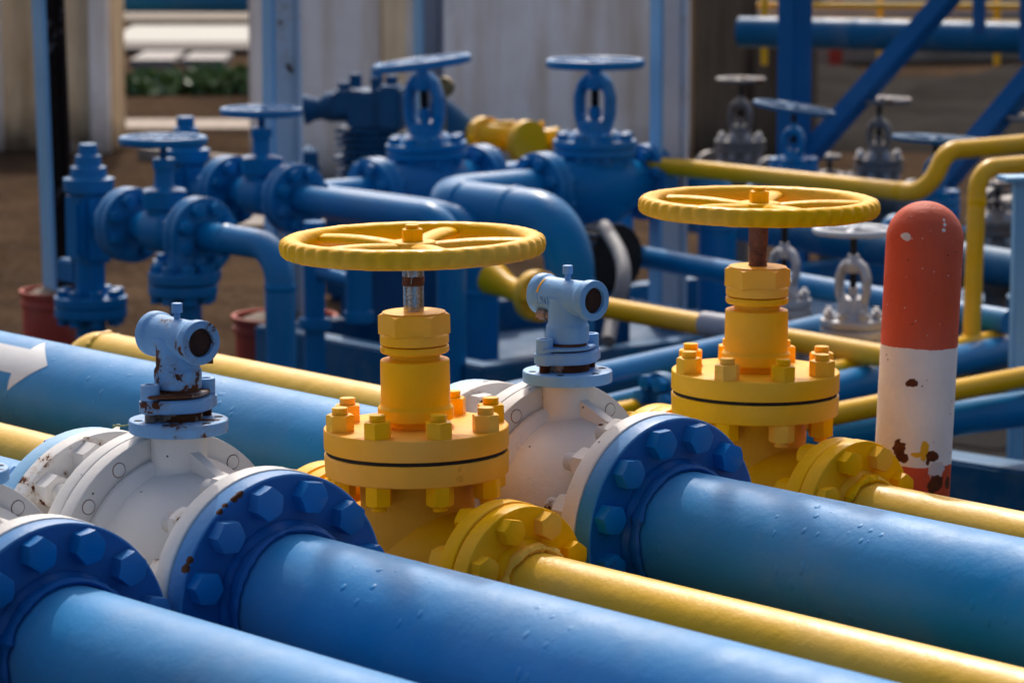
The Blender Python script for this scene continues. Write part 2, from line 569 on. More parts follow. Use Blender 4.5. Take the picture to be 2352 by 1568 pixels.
def pipe_run(name, label, c, z, r, face_u, length, up, mat, fmat, fr, ft, n, bR, bkey, group=None, name_bolts=True, taper=True, dz=0.0):
    """straight pipe with a welded flange; local +x runs away from the flange face along the pipe"""
    loc = grid(-face_u, c, z)
    root = thing(name, label, 'pipe', loc, ANG + (180 if up else 0), group=group)
    b = MB()
    e = Vector((length, 0, dz))
    b.sweep([(-.01, 0, 0), (.05, 0, 0), tuple(e * .3), tuple(e * .6), tuple(e)], r, 64)
    b.build('barrel', mat, root)
    f = MB()
    flange_lathe(f, fr, -ft, 0, bev=.0022)
    fo = f.build('flange', fmat, root)
    h = MB()
    h.lathe([(r + .0165, -.004), (r + .0165, .004, .004), (r + .004, .019, .008), (r - .003, .028)], 64, AX, b=.003)
    h.build('weld_neck', fmat, root)
    wb = MB(); weld_bead(wb, r + .006, .021, .0075, random.random() * 9)
    wb.build('weld_bead', fmat, root)
    ring_bolts(fo, bkey, n, bR, -.0005)
    return root, fo

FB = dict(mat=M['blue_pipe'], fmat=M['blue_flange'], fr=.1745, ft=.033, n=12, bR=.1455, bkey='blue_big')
FY = dict(mat=M['yellow_pipe'], fmat=M['yellow'], fr=.1165, ft=.031, n=8, bR=.0925, bkey='yel_big')
pA, fA = pipe_run('blue_pipe', 'large blue pipe nearest the viewer, running out of the bottom edge from the leftmost flange', C_A, Z_A, RB, U0 + .015 - FACE, 4.2, False, **FB)
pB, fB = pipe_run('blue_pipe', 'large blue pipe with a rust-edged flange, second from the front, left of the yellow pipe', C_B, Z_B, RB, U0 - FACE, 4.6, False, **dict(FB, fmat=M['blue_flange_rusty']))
pC, fC = pipe_run('blue_pipe', 'large blue pipe with paint runs, farthest back, between the two thin yellow pipes', C_C, Z_C, RB, U0 + .045 - FACE, 5.0, False, **FB)
pY1, fY1 = pipe_run('yellow_pipe', 'thin yellow pipe leaving the front yellow valve, between two large blue pipes', C_Y1, Z_YX, RY_, U0 + .02 - FACE, 4.8, False, **FY)
pY2, fY2 = pipe_run('yellow_pipe', 'thin yellow pipe leaving the rear yellow valve in front of the red and white bollard', C_Y2, Z_YX, RY_, U0 + .08 - FACE, 5.0, False, **FY)
# upstream side (flanges look away from the camera)
FBU = dict(FB); FBU['fmat'] = M['light_blue_clean']
qA, _ = pipe_run('blue_pipe', 'large blue pipe just entering at the left edge behind the cut-off white valve', C_A, Z_A, RB, U0 + .015 + FACE, 3.5, True, **FBU)
qB, fqB = pipe_run('blue_pipe', 'large blue pipe behind the white valve at left, only its pale blue flange showing', C_B, Z_B, RB, U0 + FACE, 3.5, True, **FBU)
qC, _ = pipe_run('blue_pipe', 'large blue pipe marked with a white flow arrow, crossing the left side', C_C, Z_C, RB, U0 + .045 + FACE, 4.6, True, **FBU)
qY1, _ = pipe_run('yellow_pipe', 'thin yellow pipe at the left edge below the blue pipe with the arrow', C_Y1, Z_YX, RY_, U0 + .02 + FACE, 4.0, True, **FY)

# yellow feed pipe behind the arrow pipe, ending in an elbow that drops to the ground
u2 = U0 + .08 + FACE
root = thing('yellow_pipe', 'thin yellow pipe behind the arrow pipe, ending in a rounded elbow by the left', 'pipe', grid(-u2, C_Y2, Z_YX), ANG + 180)
P_el = Wz(205, 808, Z_YX)
Lel = (P_el - grid(-u2, C_Y2, Z_YX)).dot(-DN)
b = MB()
path = bend([(-.01, 0, 0), (Lel * .5, 0, 0), (Lel, 0, 0), (Lel, 0, -Z_YX)], .085, 14)
b.sweep(path, .0535, 48); b.build('barrel', M['yellow_pipe'], root)
f = MB(); flange_lathe(f, .1165, -.031, 0); fo = f.build('flange', M['yellow'], root)
ring_bolts(fo, 'yel_big', 8, .0925, 0)
wb = MB(); weld_bead(wb, .0535, Lel - .095, .0045, 2); wb.build('weld_bead', M['yellow_pipe'], root)

# white flow arrow painted on the arrow pipe (curved sheet 0.8 mm proud)
def arrow_on(root, x_tip, phi0):
    rr = RB + .0008
    def on(x, w): 
        a = phi0 + w / RB
        return (x, rr * sin(a), rr * cos(a))
    vs, fs = [], []
    def strip(x0, x1, wa, wb_, nx, nw):
        o = len(vs)
        for i in range(nx + 1):
            u = i / nx; x = x0 + (x1 - x0) * u
            hw = wa + (wb_ - wa) * u
            for j in range(nw + 1): vs.append(on(x, hw * (2 * j / nw - 1)))
        for i in range(nx):
            for j in range(nw):
                q = o + i * (nw + 1) + j
                fs.append((q, q + 1, q + nw + 2, q + nw + 1))
    strip(x_tip, x_tip + .095, .0015, .064, 14, 14)
    strip(x_tip + .095, x_tip + .42, .030, .030, 20, 8)
    b = MB(); b.add(vs, fs); return b.build('flow_arrow', M['arrow'], root)
arrow_on(qC, 1.145, radians(44))

# ------------------------------------------------------------------ white ball valves with pale blue wrench tees
def lobed(r0, d, r1, n=64, s=1.0):
    """rounded diamond outline: middle circle r0 and lobes r1 at +-d along y"""
    pts = []
    import math as m
    circ = []
    for (cx, rr) in ((0, r0), (d, r1), (-d, r1)):
        for i in range(48):
            a = 2 * pi * i / 48
            circ.append((rr * cos(a), cx + rr * sin(a)))
    # convex-ish outline by polar maximum with soft waist
    for i in range(n):
        a = 2 * pi * i / n
        dx, dy = cos(a), sin(a)
        best = max(p[0] * dx + p[1] * dy for p in circ)
        # radial extent of union of circles
        ext = 0
        for (cx, rr) in ((0, r0), (d, r1), (-d, r1)):
            bq = cx * dy; cc = cx * cx - rr * rr
            disc = bq * bq - cc
            if disc >= 0: ext = max(ext, bq + sqrt(disc))
        hull_r = min(best, 1e9)
        pts.append((ext * .55 + hull_r * .45, a))
    return [(r * cos(a) * s, r * sin(a) * s) for r, a in pts]

def make_ball_valve(c, du, label, tee2=False, z=Z_AX, lift=0.0):
    root = thing('ball_valve', label, 'valve', grid(-(U0 + du), c, z), ANG)
    w = M['white']
    LB = M['light_blue'] if tee2 else M['light_blue_rusty']
    b = MB()
    # barrel
    b.lathe([(.120, -.19), (.120, -.16, .01), (.140, -.125, .02), (.150, -.07), (.152, -.02, .03), (.151, .04, .03),
             (.143, .085, .03), (.124, .130, .02), (.112, .150, .015), (.112, .19)], 72, AX, b=.012)
    b.lathe([(.150, -.020), (.166, -.014, .004), (.166, -.006, .004), (.152, .008)], 72, AX)
    # reinforcing ribs running downstream from the neck and around the sides
    for a in (0.0, radians(100), radians(-100), radians(180)):
        b.prism([(.02, .12), (.185, .12), (.185, .142), (.10, .152), (.035, .178)], -.008, .008, RX(a) @ RX(radians(90)))
    b.build('body', w, root, bevel=0)
    for x0, x1 in ((-.0765, -.0485), (-.047, -.019)):
        f = MB(); flange_lathe(f, .197, x0, x1, bev=.002)
        o = f.build('body_flange', w, root)
        if x1 > -.03:
            for i in range(16):
                a = 2 * pi * (i + .35) / 16
                d = MB(); d.cyl(.0098, -.001, .0012, 24, T(0, 0, 0), b=.0005)
                e = MB(); e.lathe([(.0099, 0), (.0110, 0), (.0110, .0006), (.0099, .0006)], 24, closed=True)
                if i == 0:
                    D = d.build('stud_end', w, o); E_ = e.build('rust_ring', M['rust'], o)
                    dd, ee = D, E_
                    D.matrix_local = RX(a) @ T(x1, 0, .178) @ AX; E_.matrix_local = RX(a) @ T(x1 - .0001, 0, .178) @ AX
                else:
                    mcopy(dd, o, RX(a) @ T(x1, 0, .178) @ AX)
                    mcopy(ee, o, RX(a) @ T(x1 - .0001, 0, .178) @ AX)
    for x0, x1, sgn in ((.181, .2125, -1), (-.2125, -.181, 1)):
        f = MB(); flange_lathe(f, .1765, x0, x1, ri=.10, bev=.003)
        o = f.build('end_flange', M['white'] if sgn < 0 else M['white_rusty'], root)
        ring_bolts(o, 'nut_white', 12, .1455, x0 if sgn < 0 else x1, face=sgn, name='stud_nut')
    # dark gasket in the joint
    g = MB()
    for x in (-.2135, .2135): g.cyl(.160, x - .0035, x + .0035, 48, AX)
    g.build('gasket', M['gasket'], root)
    # neck and mounting flange
    b = MB()
    b.lathe([(.062, .118), (.050, .142, .02), (.040, .152, .01), (.0395, .197 + lift)], 48, b=.004)
    b.build('neck', w, root)
    head_parts = set(o.name for o in root.children)
    b = MB(); b.cyl(.0705, .1955, .2135, 64, b=.0022)
    mf = b.build('mounting_flange', LB, root)
    for i in range(6):
        a = 2 * pi * (i + .12) / 6
        d = MB(); d.cyl(.0062, .2130, .2139, 16, T(.058 * cos(a), .058 * sin(a), 0), b=0)
        d.build('bolt_hole', M['dark'], mf)
    b = MB(); b.cyl(.0345, .2135, .226, 40); b.build('gland_ring', M['rusty'], root)
    b = MB(); b.prism(lobed(.043, .046, .0165), .2265, .2455)
    gp = b.build('gland_plate', LB, root, bevel=.002)
    b = MB(); b.prism(lobed(.040, .046, .0135), .2485, .2535, RZ(radians(6)))
    b.build('cover_plate', LB if tee2 else M['rusty_plate'], root, bevel=.0012)
    b = MB(); b.cyl(.030, .245, .262, 40); b.build('packing', M['rust'], root)
    for sy in (1, -1):
        s_ = MB()
        z0 = .2455
        s_.lathe([(.0075, z0 + .013), (.0075, z0 + .022, .0004), (.0135, z0 + .022, .002), (.0135, z0, .001), (0, z0)], 28, T(0, sy * .048, 0), b=.001)
        so_ = s_.build('cap_screw', LB, gp)
        d = MB(); d.lathe([(0, z0 + .014), (.0074, z0 + .014)], 6, T(0, sy * .048, 0)); d.build('hex_socket', M['dark'], so_)
        k = MB()
        pr = [(0, .2138)]
        for i in range(6):
            zz = .2138 + i * .0022
            pr += [(.0072, zz), (.0085, zz + .0008), (.0085, zz + .0013), (.0072, zz + .0021)]
        pr += [(0, .2272)]
        k.lathe(pr, 20, T(0, sy * .048, 0)); k.build('thread', M['rusty'], so_)
    # wrench tee
    tz = .329
    rot = RZ(radians(2 if tee2 else -2))
    b = MB()
    b.lathe([(.0325, .2585), (.0338, .262, .002), (.0338, .284, .002), (.0310, .2885, .003), (.0305, tz)], 48, b=.002)
    L = .0615
    ri, ro = .0205, .0315
    b.lathe([(.0, .0), (ri, 0), (ri, L, .0012), (ro, L, .0018), (ro, L - .016, .003), (.0285, L - .022, .004), (.0280, 0),
             (.0285, -L + .020, .004), (ro + .001, -L + .014, .003), (ro + .001, -L, .002), (ri, -L, .001), (ri, -.001), (0, -.001)], 56, T(0, 0, tz) @ AX, b=0)
    te = b.build('wrench_tee', LB, root); te.matrix_local = rot
    d = MB(); d.lathe([(ri - .0006, L - .006), (ri - .0012, 0), (ri - .0012, -L + .006)], 40, T(0, 0, tz) @ AX)
    bo = d.build('bore', M['bore'], te)
    s_ = MB(); s_.cyl(.0046, tz + .026, tz + .036, 16); s_.cyl(.0078, tz + .036, tz + .050, 24)
    s_.build('set_screw', LB, te)
    s_ = MB()
    mx = T(0, 0, .300) @ RZ(radians(-150 if tee2 else 58)) @ AX
    s_.cyl(.0058, .026, .038, 16, mx); s_.lathe([(0, .040), (.0045, .040), (.0045, .050), (.0085, .050, .001), (.0085, .036, .001), (0, .036)], 24, mx, b=.0004)
    s_.build('side_screw', M['rusty'], te)
    if tee2:
        tx = text_mesh('150', .021, .0016)
        # bend the figures round the barrel, reading from the -y side
        for v in tx.vertices:
            x, y, zq = v.co
            a = (y - .002) / .0285
            rr = .0284 + zq
            v.co = (x - .030, -rr * cos(a), tz + rr * sin(a) - .004)
        tx.materials.append(LB)
        link('size_marking', tx, te)
        k = MB(); vs = []
        for i in range(9):
            a = radians(12 + i * 6.5)
            for dx in (-.0019, .0019): vs.append((-.040 + dx + i * .0003, -.0293 * cos(a), tz + .0293 * sin(a)))
        fs = [(2 * i, 2 * i + 1, 2 * i + 3, 2 * i + 2) for i in range(8)]
        k.add(vs, fs); k.build('paint_dash', M['yellow'], te)
    for o in root.children:
        if o.name not in head_parts: o.location.z += lift
    return root

def text_mesh(txt, size, extr):
    cu = bpy.data.curves.new('lettering', 'FONT')
    cu.body = txt; cu.size = size; cu.extrude = extr; cu.align_x = 'CENTER'; cu.align_y = 'CENTER'
    cu.resolution_u = 4
    o = bpy.data.objects.new('lettering', cu)
    COL.objects.link(o)
    dg = bpy.context.evaluated_depsgraph_get()
    me = bpy.data.meshes.new_from_object(o.evaluated_get(dg))
    bpy.data.objects.remove(o)
    me.name = 'lettering'
    return me

vA = make_ball_valve(C_A, 0.015, 'white ball valve cut off by the left edge of the frame', z=Z_A)
vB = make_ball_valve(C_B, 0.0, 'white ball valve at left with a rusty pale blue wrench tee on top', z=Z_B, lift=.006)
vC = make_ball_valve(C_C, .045, 'white ball valve in the middle, its pale blue wrench tee marked 150', tee2=True, z=Z_C, lift=.006)

# raised maker's letters on one bolt head of the blue flange beside the yellow one
tx = text_mesh('BEBUS', .0105, .0006)
for v in tx.vertices:
    x, y, zq = v.co
    a = pi / 2 - x / .0125 * .9
    rr = .0112 + y
    v.co = (rr * cos(a), rr * sin(a) , zq + .023)
tx.materials.append(M['blue_flange'])
cand = [o for o in fC.children if o.name.startswith('bolt')]
best = min(cand, key=lambda o: ((o.matrix_local.translation - Vector((0, -.140, -.037))).length))
link('bolt_lettering', tx, fC, mx=best.matrix_local.copy() @ RZ(0))

# ------------------------------------------------------------------ yellow gate valves
def handwheel(root, R, z, mat, tube=(.0165, .0135), spokes=5, scallops=46, amp=.0028, a0=0.0, hub_r=.030, dish=-.004, smooth=False, name='handwheel', tiltx=0.0, noise_amp=.0012):
    b = MB()
    n = 6 * scallops if amp > 0 else 72
    k = 14
    rc = R - tube[0]
    vs, fs = [], []
    for i in range(n):
        a = 2 * pi * i / n
        g = (0.5 + 0.5 * cos(scallops * a)) ** 2
        jn = mnoise.noise(Vector((cos(a) * 9, sin(a) * 9, R * 50 + z))) * noise_amp
        for q in range(k):
            t_ = 2 * pi * q / k
            ct, st = cos(t_), sin(t_)
            e = .72
            x = tube[0] * (abs(ct) ** e) * (1 if ct >= 0 else -1)
            zz = tube[1] * (abs(st) ** e) * (1 if st >= 0 else -1)
            if ct > 0: x -= amp * g * ct
            x += jn; 
            vs.append(((rc + x) * cos(a), (rc + x) * sin(a), z + zz + jn * .6))
    for i in range(n):
        for q in range(k):
            fs.append((i * k + q, ((i + 1) % n) * k + q, ((i + 1) % n) * k + (q + 1) % k, i * k + (q + 1) % k))
    b.add(vs, fs)
    for s in range(spokes):
        a = a0 + 2 * pi * s / spokes
        ca, sa = cos(a), sin(a)
        pts, rr = [], []
        for j in range(9):
            u = j / 8
            r_ = hub_r * .6 + (rc - hub_r * .6) * u
            zz = z + dish * (1 - u) + .004 * sin(pi * u)
            pts.append((r_ * ca, r_ * sa, zz))
            wdt = .0150 + .0050 * u if R > .18 else .009
            rr.append((.0080 if R > .18 else .006, wdt))
        b.sweep(pts, rr, 14, bin=(-sa, ca, 0))
    b.lathe([(0, z + dish - .020), (hub_r * .72, z + dish - .020), (hub_r * .8, z + dish - .008), (hub_r * 1.22, z + dish - .006), (hub_r * 1.22, z + dish + .008), (hub_r * 1.12, z + dish + .0105), (0, z + dish + .0105)], 48, b=.002)
    o = b.build(name, mat, root, sharp=50)
    if tiltx: o.matrix_local = T(0, 0, z) @ RX(tiltx[0]) @ RY(tiltx[1]) @ T(0, 0, -z)
    return o

def make_gate_valve(loc_c, du, label, tilt, stem_mat, dirty, wrot, loc=None):
    y = M['yellow']
    root = thing('gate_valve', label, 'valve', grid(-(U0 + du), loc_c, Z_YX), ANG, tilt)
    zg = 0.1690                     # joint between bonnet and body flange, above the pipe axis
    b = MB()
    b.lathe([(.090, zg - .030), (.0865, zg - .055, .01), (.086, .02, .03), (.092, -.03, .05), (.088, -.10, .05), (.060, -.15, .03), (0, -.158)], 72, b=.01)
    b.build('body', M['yellow_body'], root)
    b = MB()
    b.lathe([(.060, -.19), (.064, -.155, .02), (.082, -.105, .03), (.088, 0), (.082, .105, .03), (.064, .155, .02), (.060, .19)], 64, AX, b=.02)
    b.build('run', M['yellow_body'], root)
    for x0, x1, sg in ((.183, .2135, -1), (-.2135, -.183, 1)):
        f = MB(); flange_lathe(f, .1165, x0, x1, ri=.05)
        o = f.build('end_flange', M['yellow'], root)
        ring_bolts(o, 'nut_yel_low', 8, .0925, x0 if sg < 0 else x1, face=sg, name='nut')
    g = MB()
    for x in (-.2148, .2148): g.cyl(.098, x - .0022, x + .0022, 48, AX)
    g.lathe([(.120, zg - .003), (.1355, zg - .0035), (.1368, zg), (.1355, zg + .0035), (.120, zg + .003)], 90, wob=lambda a, z: .0022 * mnoise.noise(Vector((cos(a) * 22, sin(a) * 22, 3))))
    g.build('gasket', M['gasket'], root)
    fmat = M['yellow_dirty'] if dirty else y
    f = MB(); f.lathe([(0, zg - .0365), (.1385, zg - .0365, .003), (.1398, zg - .0030, .003), (0, zg - .0030)], 96, b=.003)
    lo = f.build('body_flange', fmat, root)
    f = MB(); f.lathe([(0, zg + .0026), (.1398, zg + .0026, .0025), (.1398, zg + .0355, .003), (0, zg + .0355)], 96, b=.003)
    up = f.build('bonnet_flange', fmat, root)
    ring_bolts(up, 'nut_yel', 8, .1185, zg + .0352, face=1, name='nut', axis='z')
    ring_bolts(lo, 'nut_yel_low', 8, .1185, zg - .0362, face=-1, name='nut', axis='z')
    b = MB()
    b.lathe([(.040, zg + .034), (.040, zg + .046), (.0575, zg + .0465, .002), (.0575, zg + .064, .002), (.0525, zg + .0695, .002),
             (.0522, zg + .137, .0025), (.040, zg + .138, .001), (.038, zg + .139), (.038, zg + .150)], 72, b=.0015)
    b.build('bonnet', y, root)
    b = MB()
    b.lathe([(.037, zg + .1475), (.0505, zg + .1475, .002), (.0520, zg + .1505, .001), (.0520, zg + .1570, .0015), (.050, zg + .1588, .001), (.037, zg + .1588)], 72, b=.001)
    # key slot blocks on the lock ring
    for i in range(6):
        a = 2 * pi * (i + .2) / 6
        b.box((.0514, 0, zg + .1538), (.0024, .011, .0072), RZ(a))
    b.build('lock_ring', y, root)
    b = MB()
    b.lathe([(.040, zg + .1605), (.0512, zg + .1605, .0015), (.0520, zg + .163, .001), (.0520, zg + .174, .002), (.049, zg + .1765)], 72, b=.001)
    b.hexa(.094, .0335, n=72, z0=zg + .1755, Mx=RZ(radians(19)))
    b.lathe([(.0478, zg + .209), (.0440, zg + .2098, .001), (.017, zg + .2098)], 48)
    b.build('packing_nut', y, root, sharp=30)
    b = MB()
    zs, ze = zg + .20, zg + .302
    pr = [(.0155, zs)]
    if stem_mat == 'brown_stem':
        pr = [(.0158, zs)]
        q = zg + .212
        while q < zg + .24:
            pr += [(.0158, q), (.0149, q + .001), (.0149, q + .0022), (.0158, q + .0032)]; q += .0045
        pr += [(.0160, zg + .25), (.0165, ze)]
    else:
        pr += [(.0158, zg + .251), (.0166, zg + .252), (.0164, ze)]
    b.lathe(pr, 36)
    b.build('stem', M[stem_mat], root)
    if stem_mat == 'steel':
        b = MB(); b.lathe([(.0161, zg + .2485), (.0168, zg + .250), (.0168, zg + .262), (.0162, zg + .2635)], 40, wob=lambda a, z: .0006 * mnoise.noise(Vector((cos(a) * 6, sin(a) * 6, z * 300))))
        b.build('rust_band', M['rust'], root)
    zw = zg + .309
    hw = handwheel(root, .2, zw, M['wheel'], a0=wrot, tube=(.0172, .0152), amp=.0048)
    b = MB(); b.hexa(.029, .019, z0=zw + .0062); b.lathe([(0, zw + .024), (.0100, zw + .024), (.0105, zw + .0265), (.0092, zw + .0275), (.0105, zw + .0285), (.0100, zw + .031), (0, zw + .031)], 24)
    b.build('wheel_nut', y, hw)
    return root
aa = radians(-ANG)   # wheel angles below are relative to the camera's right
V1 = make_gate_valve(C_Y1, .02, 'yellow gate valve in front, with a shiny bare steel stem and rust-chipped wheel rim', -.9, 'steel', True, aa + radians(1))
V2 = make_gate_valve(C_Y2, .08, 'yellow gate valve farther back with a brown rusty stem, beside the striped bollard', .6, 'brown_stem', False, aa + radians(6))

# ------------------------------------------------------------------ bollard
dB = 5.85
pb = W(2092, 1130, dB)
zb = pb.z
bx = thing('bollard', 'red and white banded steel bollard with chipped paint, rounded top', 'bollard', (0, 0, 0), 0, 2.1)
top = W(2129, 462, dB)
base = Vector((top.x - math.tan(radians(2.1)) * top.z, top.y, 0))
bx.location = base
Ht = top.z / cos(radians(2.1))
rr = .0651
zB = lambda y: CAM_H - dB * (SP - (784 - y) / FPX * CP)
xB = lambda x, y: (x - (2129 - (y - 462) * .0553)) / FPX * dB
zr1, zr2 = zB(797), zB(1072)
b = MB()
pr = [(0, 0), (rr, 0), (rr, .3), (rr, Ht - rr)] + [(rr * cos(a), Ht - rr + rr * sin(a)) for a in [radians(5 * i) for i in range(1, 18)]] + [(0, Ht)]
b.lathe(pr, 64)
def sp(px, py, rx, rz):
    x = xB(px, py); return (x, -sqrt(max(rr * rr - x * x, 0)), zB(py) / cos(radians(2.1)), rx, .03, rz)
bm_ = paint('bollard_paint', RED, specks=[(75, .085, (.68, .62, .58)), (60, .09, (.14, .03, .02))], rough=.58, var=.12, bump=.7, dents=.9, bscale=60, rust=.765, rscale=24, stain=.15,
            bands=[(0, RED), (zr2, (.80, .80, .80)), (zr1, RED)],
            spots=[sp(2083, 876, .0105, .009), sp(2056, 1035, .010, .018), sp(2065, 1052, .008, .008), sp(2131, 1049, .009, .009), sp(2120, 1062, .004, .006), sp(2139, 1110, .014, .017), sp(2170, 1115, .005, .010)],
            chips=[((.72, .42, .02), [sp(2112, 1032, .007, .015), sp(2121, 1044, .010, .007), sp(2094, 1043, .010, .004)]),
                   ((.62, .60, .62), [sp(2139, 1080, .015, .012)]),
                   ((.70, .66, .62), [sp(2072, 538, .007, .005), sp(2161, 497, .003, .004), sp(2162, 507, .003, .003), sp(2158, 520, .003, .003)])])
b.build('post', bm_, bx)

# ------------------------------------------------------------------ dragonfly on the pale blue flange
pd = grid(-(U0 + .232), C_B, Z_B) + CV * .055 + Vector((0, 0, .1655))
df = thing('dragonfly', 'small yellow green dragonfly resting on top of the pale blue flange at left', 'dragonfly', pd + Vector((0, 0, .0055)), -8)
b = MB()
pts = [(-.010, 0, .001), (-.0085, 0, .0014), (-.006, 0, .0012), (-.002, 0, .002), (.001, 0, .0018), (.004, 0, .0012), (.012, 0, .003), (.022, 0, .006), (.025, 0, .0068), (.027, 0, .0072)]
rs = [.0008, .0022, .0014, .0026, .0024, .0012, .0009, .0009, .0013, .0005]
b.sweep(pts, rs, 10)
for sx in (-.005, -.002, .001):
    for sy in (-1, 1):
        b.sweep([(sx, 0, 0), (sx - .001, sy * .003, .0015), (sx - .002, sy * .005, -.0055)], .0003, 5)
b.build('body', plain('dragonfly_body', (.22, .24, .05), .4, 0, .8, 300), df)
wm, wt, wp = new_mat('insect_wing')
wp.inputs['Base Color'].default_value = (.6, .6, .55, 1); wp.inputs['Alpha'].default_value = .35; wp.inputs['Roughness'].default_value = .2
for sy in (-1, 1):
    for a, L in ((.15, .021), (-.25, .020)):
        b = MB()
        poly = [(0, 0), (.002, .006), (.0028, .014), (.001, L), (-.0015, L - .002), (-.003, .012), (-.002, .004)]
        b.prism([(x + y * a, y * sy) for x, y in poly], .0022, .0024, RX(sy * radians(-12)))
        b.build('wing', wm, df)

# ================================================================== background
def structure(name, mb, mat, **k):
    return tag(mb.build(name, mat, None, **k), kind='structure')

# ground: one sheet, brown stained concrete and earth
def ground_mat():
    m, t, p = new_mat('stained_ground')
    tc = nn(t, 'ShaderNodeTexCoord'); v = tc.outputs['Object']
    a = noise(t, v, .55, 6, .6); b_ = noise(t, v, 3.5, 8, .65); c_ = noise(t, v, 26, 6, .7)
    c = mix(t, mapr(t, a, .35, .65, 0, 1), (.040, .025, .015), (.095, .060, .036))
    c = mix(t, mapr(t, b_, .42, .68, 0, .75), c, (.030, .021, .016))
    c = mix(t, mapr(t, c_, .5, .75, 0, .5), c, (.20, .16, .125))
    t.links.new(c, p.inputs['Base Color'])
    t.links.new(mapr(t, a, .4, .6, .95, .6), p.inputs['Roughness']); p.inputs['Specular IOR Level'].default_value = 0.0
    bp = nn(t, 'ShaderNodeBump'); bp.inputs['Strength'].default_value = .5; bp.inputs['Distance'].default_value = .01
    t.links.new(c_, bp.inputs['Height']); t.links.new(bp.outputs[0], p.inputs['Normal'])
    return m
b = MB()
pad = [grid(-8.6, 4.6, .004), grid(-3.2, 4.6, .004), grid(-3.2, 14.5, .004), grid(-8.6, 14.5, .004)]
b.add([tuple(q) for q in pad], [(0, 1, 2, 3)])
structure('pavement', b, plain('dark_pavement', (.010, .009, .009), .95, 0, .6, 6, spec=.1))  # near-black sheet added to darken the ground behind the valve row
b = MB(); b.add([(-300, -60, 0), (300, -60, 0), (300, 500, 0), (-300, 500, 0)], [(0, 1, 2, 3)])
structure('ground', b, ground_mat())

def wall_mat(name, base, dark, sx=3.0, amt=1.0):
    m, t, p = new_mat(name)
    raw, v = coords(t, rnd=True, stretch=(sx, sx, .35))
    raw2, v2 = coords(t)
    s1 = noise(t, v, 1.6, 7, .62); s2 = noise(t, v, 6, 6, .65); n = noise(t, v2, 2.2, 7, .6)
    c = mix(t, mapr(t, n, .3, .7, 0, 1), tuple(x * .85 for x in base), tuple(min(1, x * 1.12) for x in base))
    c = mix(t, mapr(t, s1, .44, .66, 0, amt), c, dark)
    c = mix(t, mapr(t, s2, .55, .75, 0, .55 * amt), c, (base[0] * .62, base[1] * .46, base[2] * .30))
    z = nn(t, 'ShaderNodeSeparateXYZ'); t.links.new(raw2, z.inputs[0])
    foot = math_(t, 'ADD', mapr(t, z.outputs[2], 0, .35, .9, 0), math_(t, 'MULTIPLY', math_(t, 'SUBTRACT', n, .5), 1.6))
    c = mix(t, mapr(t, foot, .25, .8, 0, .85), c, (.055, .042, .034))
    t.links.new(c, p.inputs['Base Color']); p.inputs['Roughness'].default_value = .9; p.inputs['Specular IOR Level'].default_value = .0
    bp = nn(t, 'ShaderNodeBump'); bp.inputs['Strength'].default_value = .4; bp.inputs['Distance'].default_value = .006
    t.links.new(noise(t, v2, 30, 5), bp.inputs['Height']); t.links.new(bp.outputs[0], p.inputs['Normal'])
    return m
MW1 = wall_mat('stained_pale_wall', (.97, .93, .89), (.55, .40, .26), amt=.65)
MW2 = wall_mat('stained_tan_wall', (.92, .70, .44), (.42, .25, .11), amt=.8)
MW3 = wall_mat('dark_brown_wall', (.16, .125, .09), (.06, .042, .030), sx=5)  # much darker brown base than the other walls, finer streaks

def wall(name, label, p0, p1, th, h, mat, extra=None):
    p0 = Vector(p0); p1 = Vector(p1); p0.z = p1.z = 0
    d = p1 - p0; L = d.length
    o = thing(name, label, 'wall', p0, math.degrees(atan2(d.y, d.x)))
    b = MB(); b.box((L / 2, th / 2, h / 2), (L, th, h)); b.build('wall_face', mat, o, bevel=.015)
    if extra: extra(o, L, th, h)
    return o
def pilasters(xs, w, mat):
    def f(o, L, th, h):
        for x in xs:
            b = MB(); b.box((x, -.03, h / 2), (w, .056, h - .004)); b.build('pilaster', mat, o, bevel=.008)
    return f
g0, g1 = Wz(606, 425, 0), Wz(1585, 395, 0)
b = MB(); b.add([(g0.x - .1, g0.y - 1.75, .008), (g1.x + .6, g1.y - 1.75, .008), (g1.x + .6, g1.y - .02, .008), (g0.x - .1, g0.y - .02, .008)], [(0, 1, 2, 3)])
structure('bounce_apron', b, plain('pale_bounce_apron', (.46, .41, .36), .9, 0, .3, 4, spec=.0))  # pale sheet added to bounce sunlight onto the wall face
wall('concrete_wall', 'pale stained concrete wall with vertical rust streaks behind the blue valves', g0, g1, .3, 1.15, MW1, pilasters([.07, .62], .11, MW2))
wall('concrete_wall', 'dark brown wall section behind grey conduits, right of the rusty white post', g1 + Vector((.02, .1, 0)), g1 + Vector((.62, .1, 0)), .3, 1.15, MW3)
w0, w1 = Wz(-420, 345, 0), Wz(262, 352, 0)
wall('concrete_wall', 'tan concrete wall with a mouldy foot at far left', w0, w1, .3, 1.15, MW2, pilasters([(w1 - w0).length - .62, (w1 - w0).length - .06], .10, MW1))

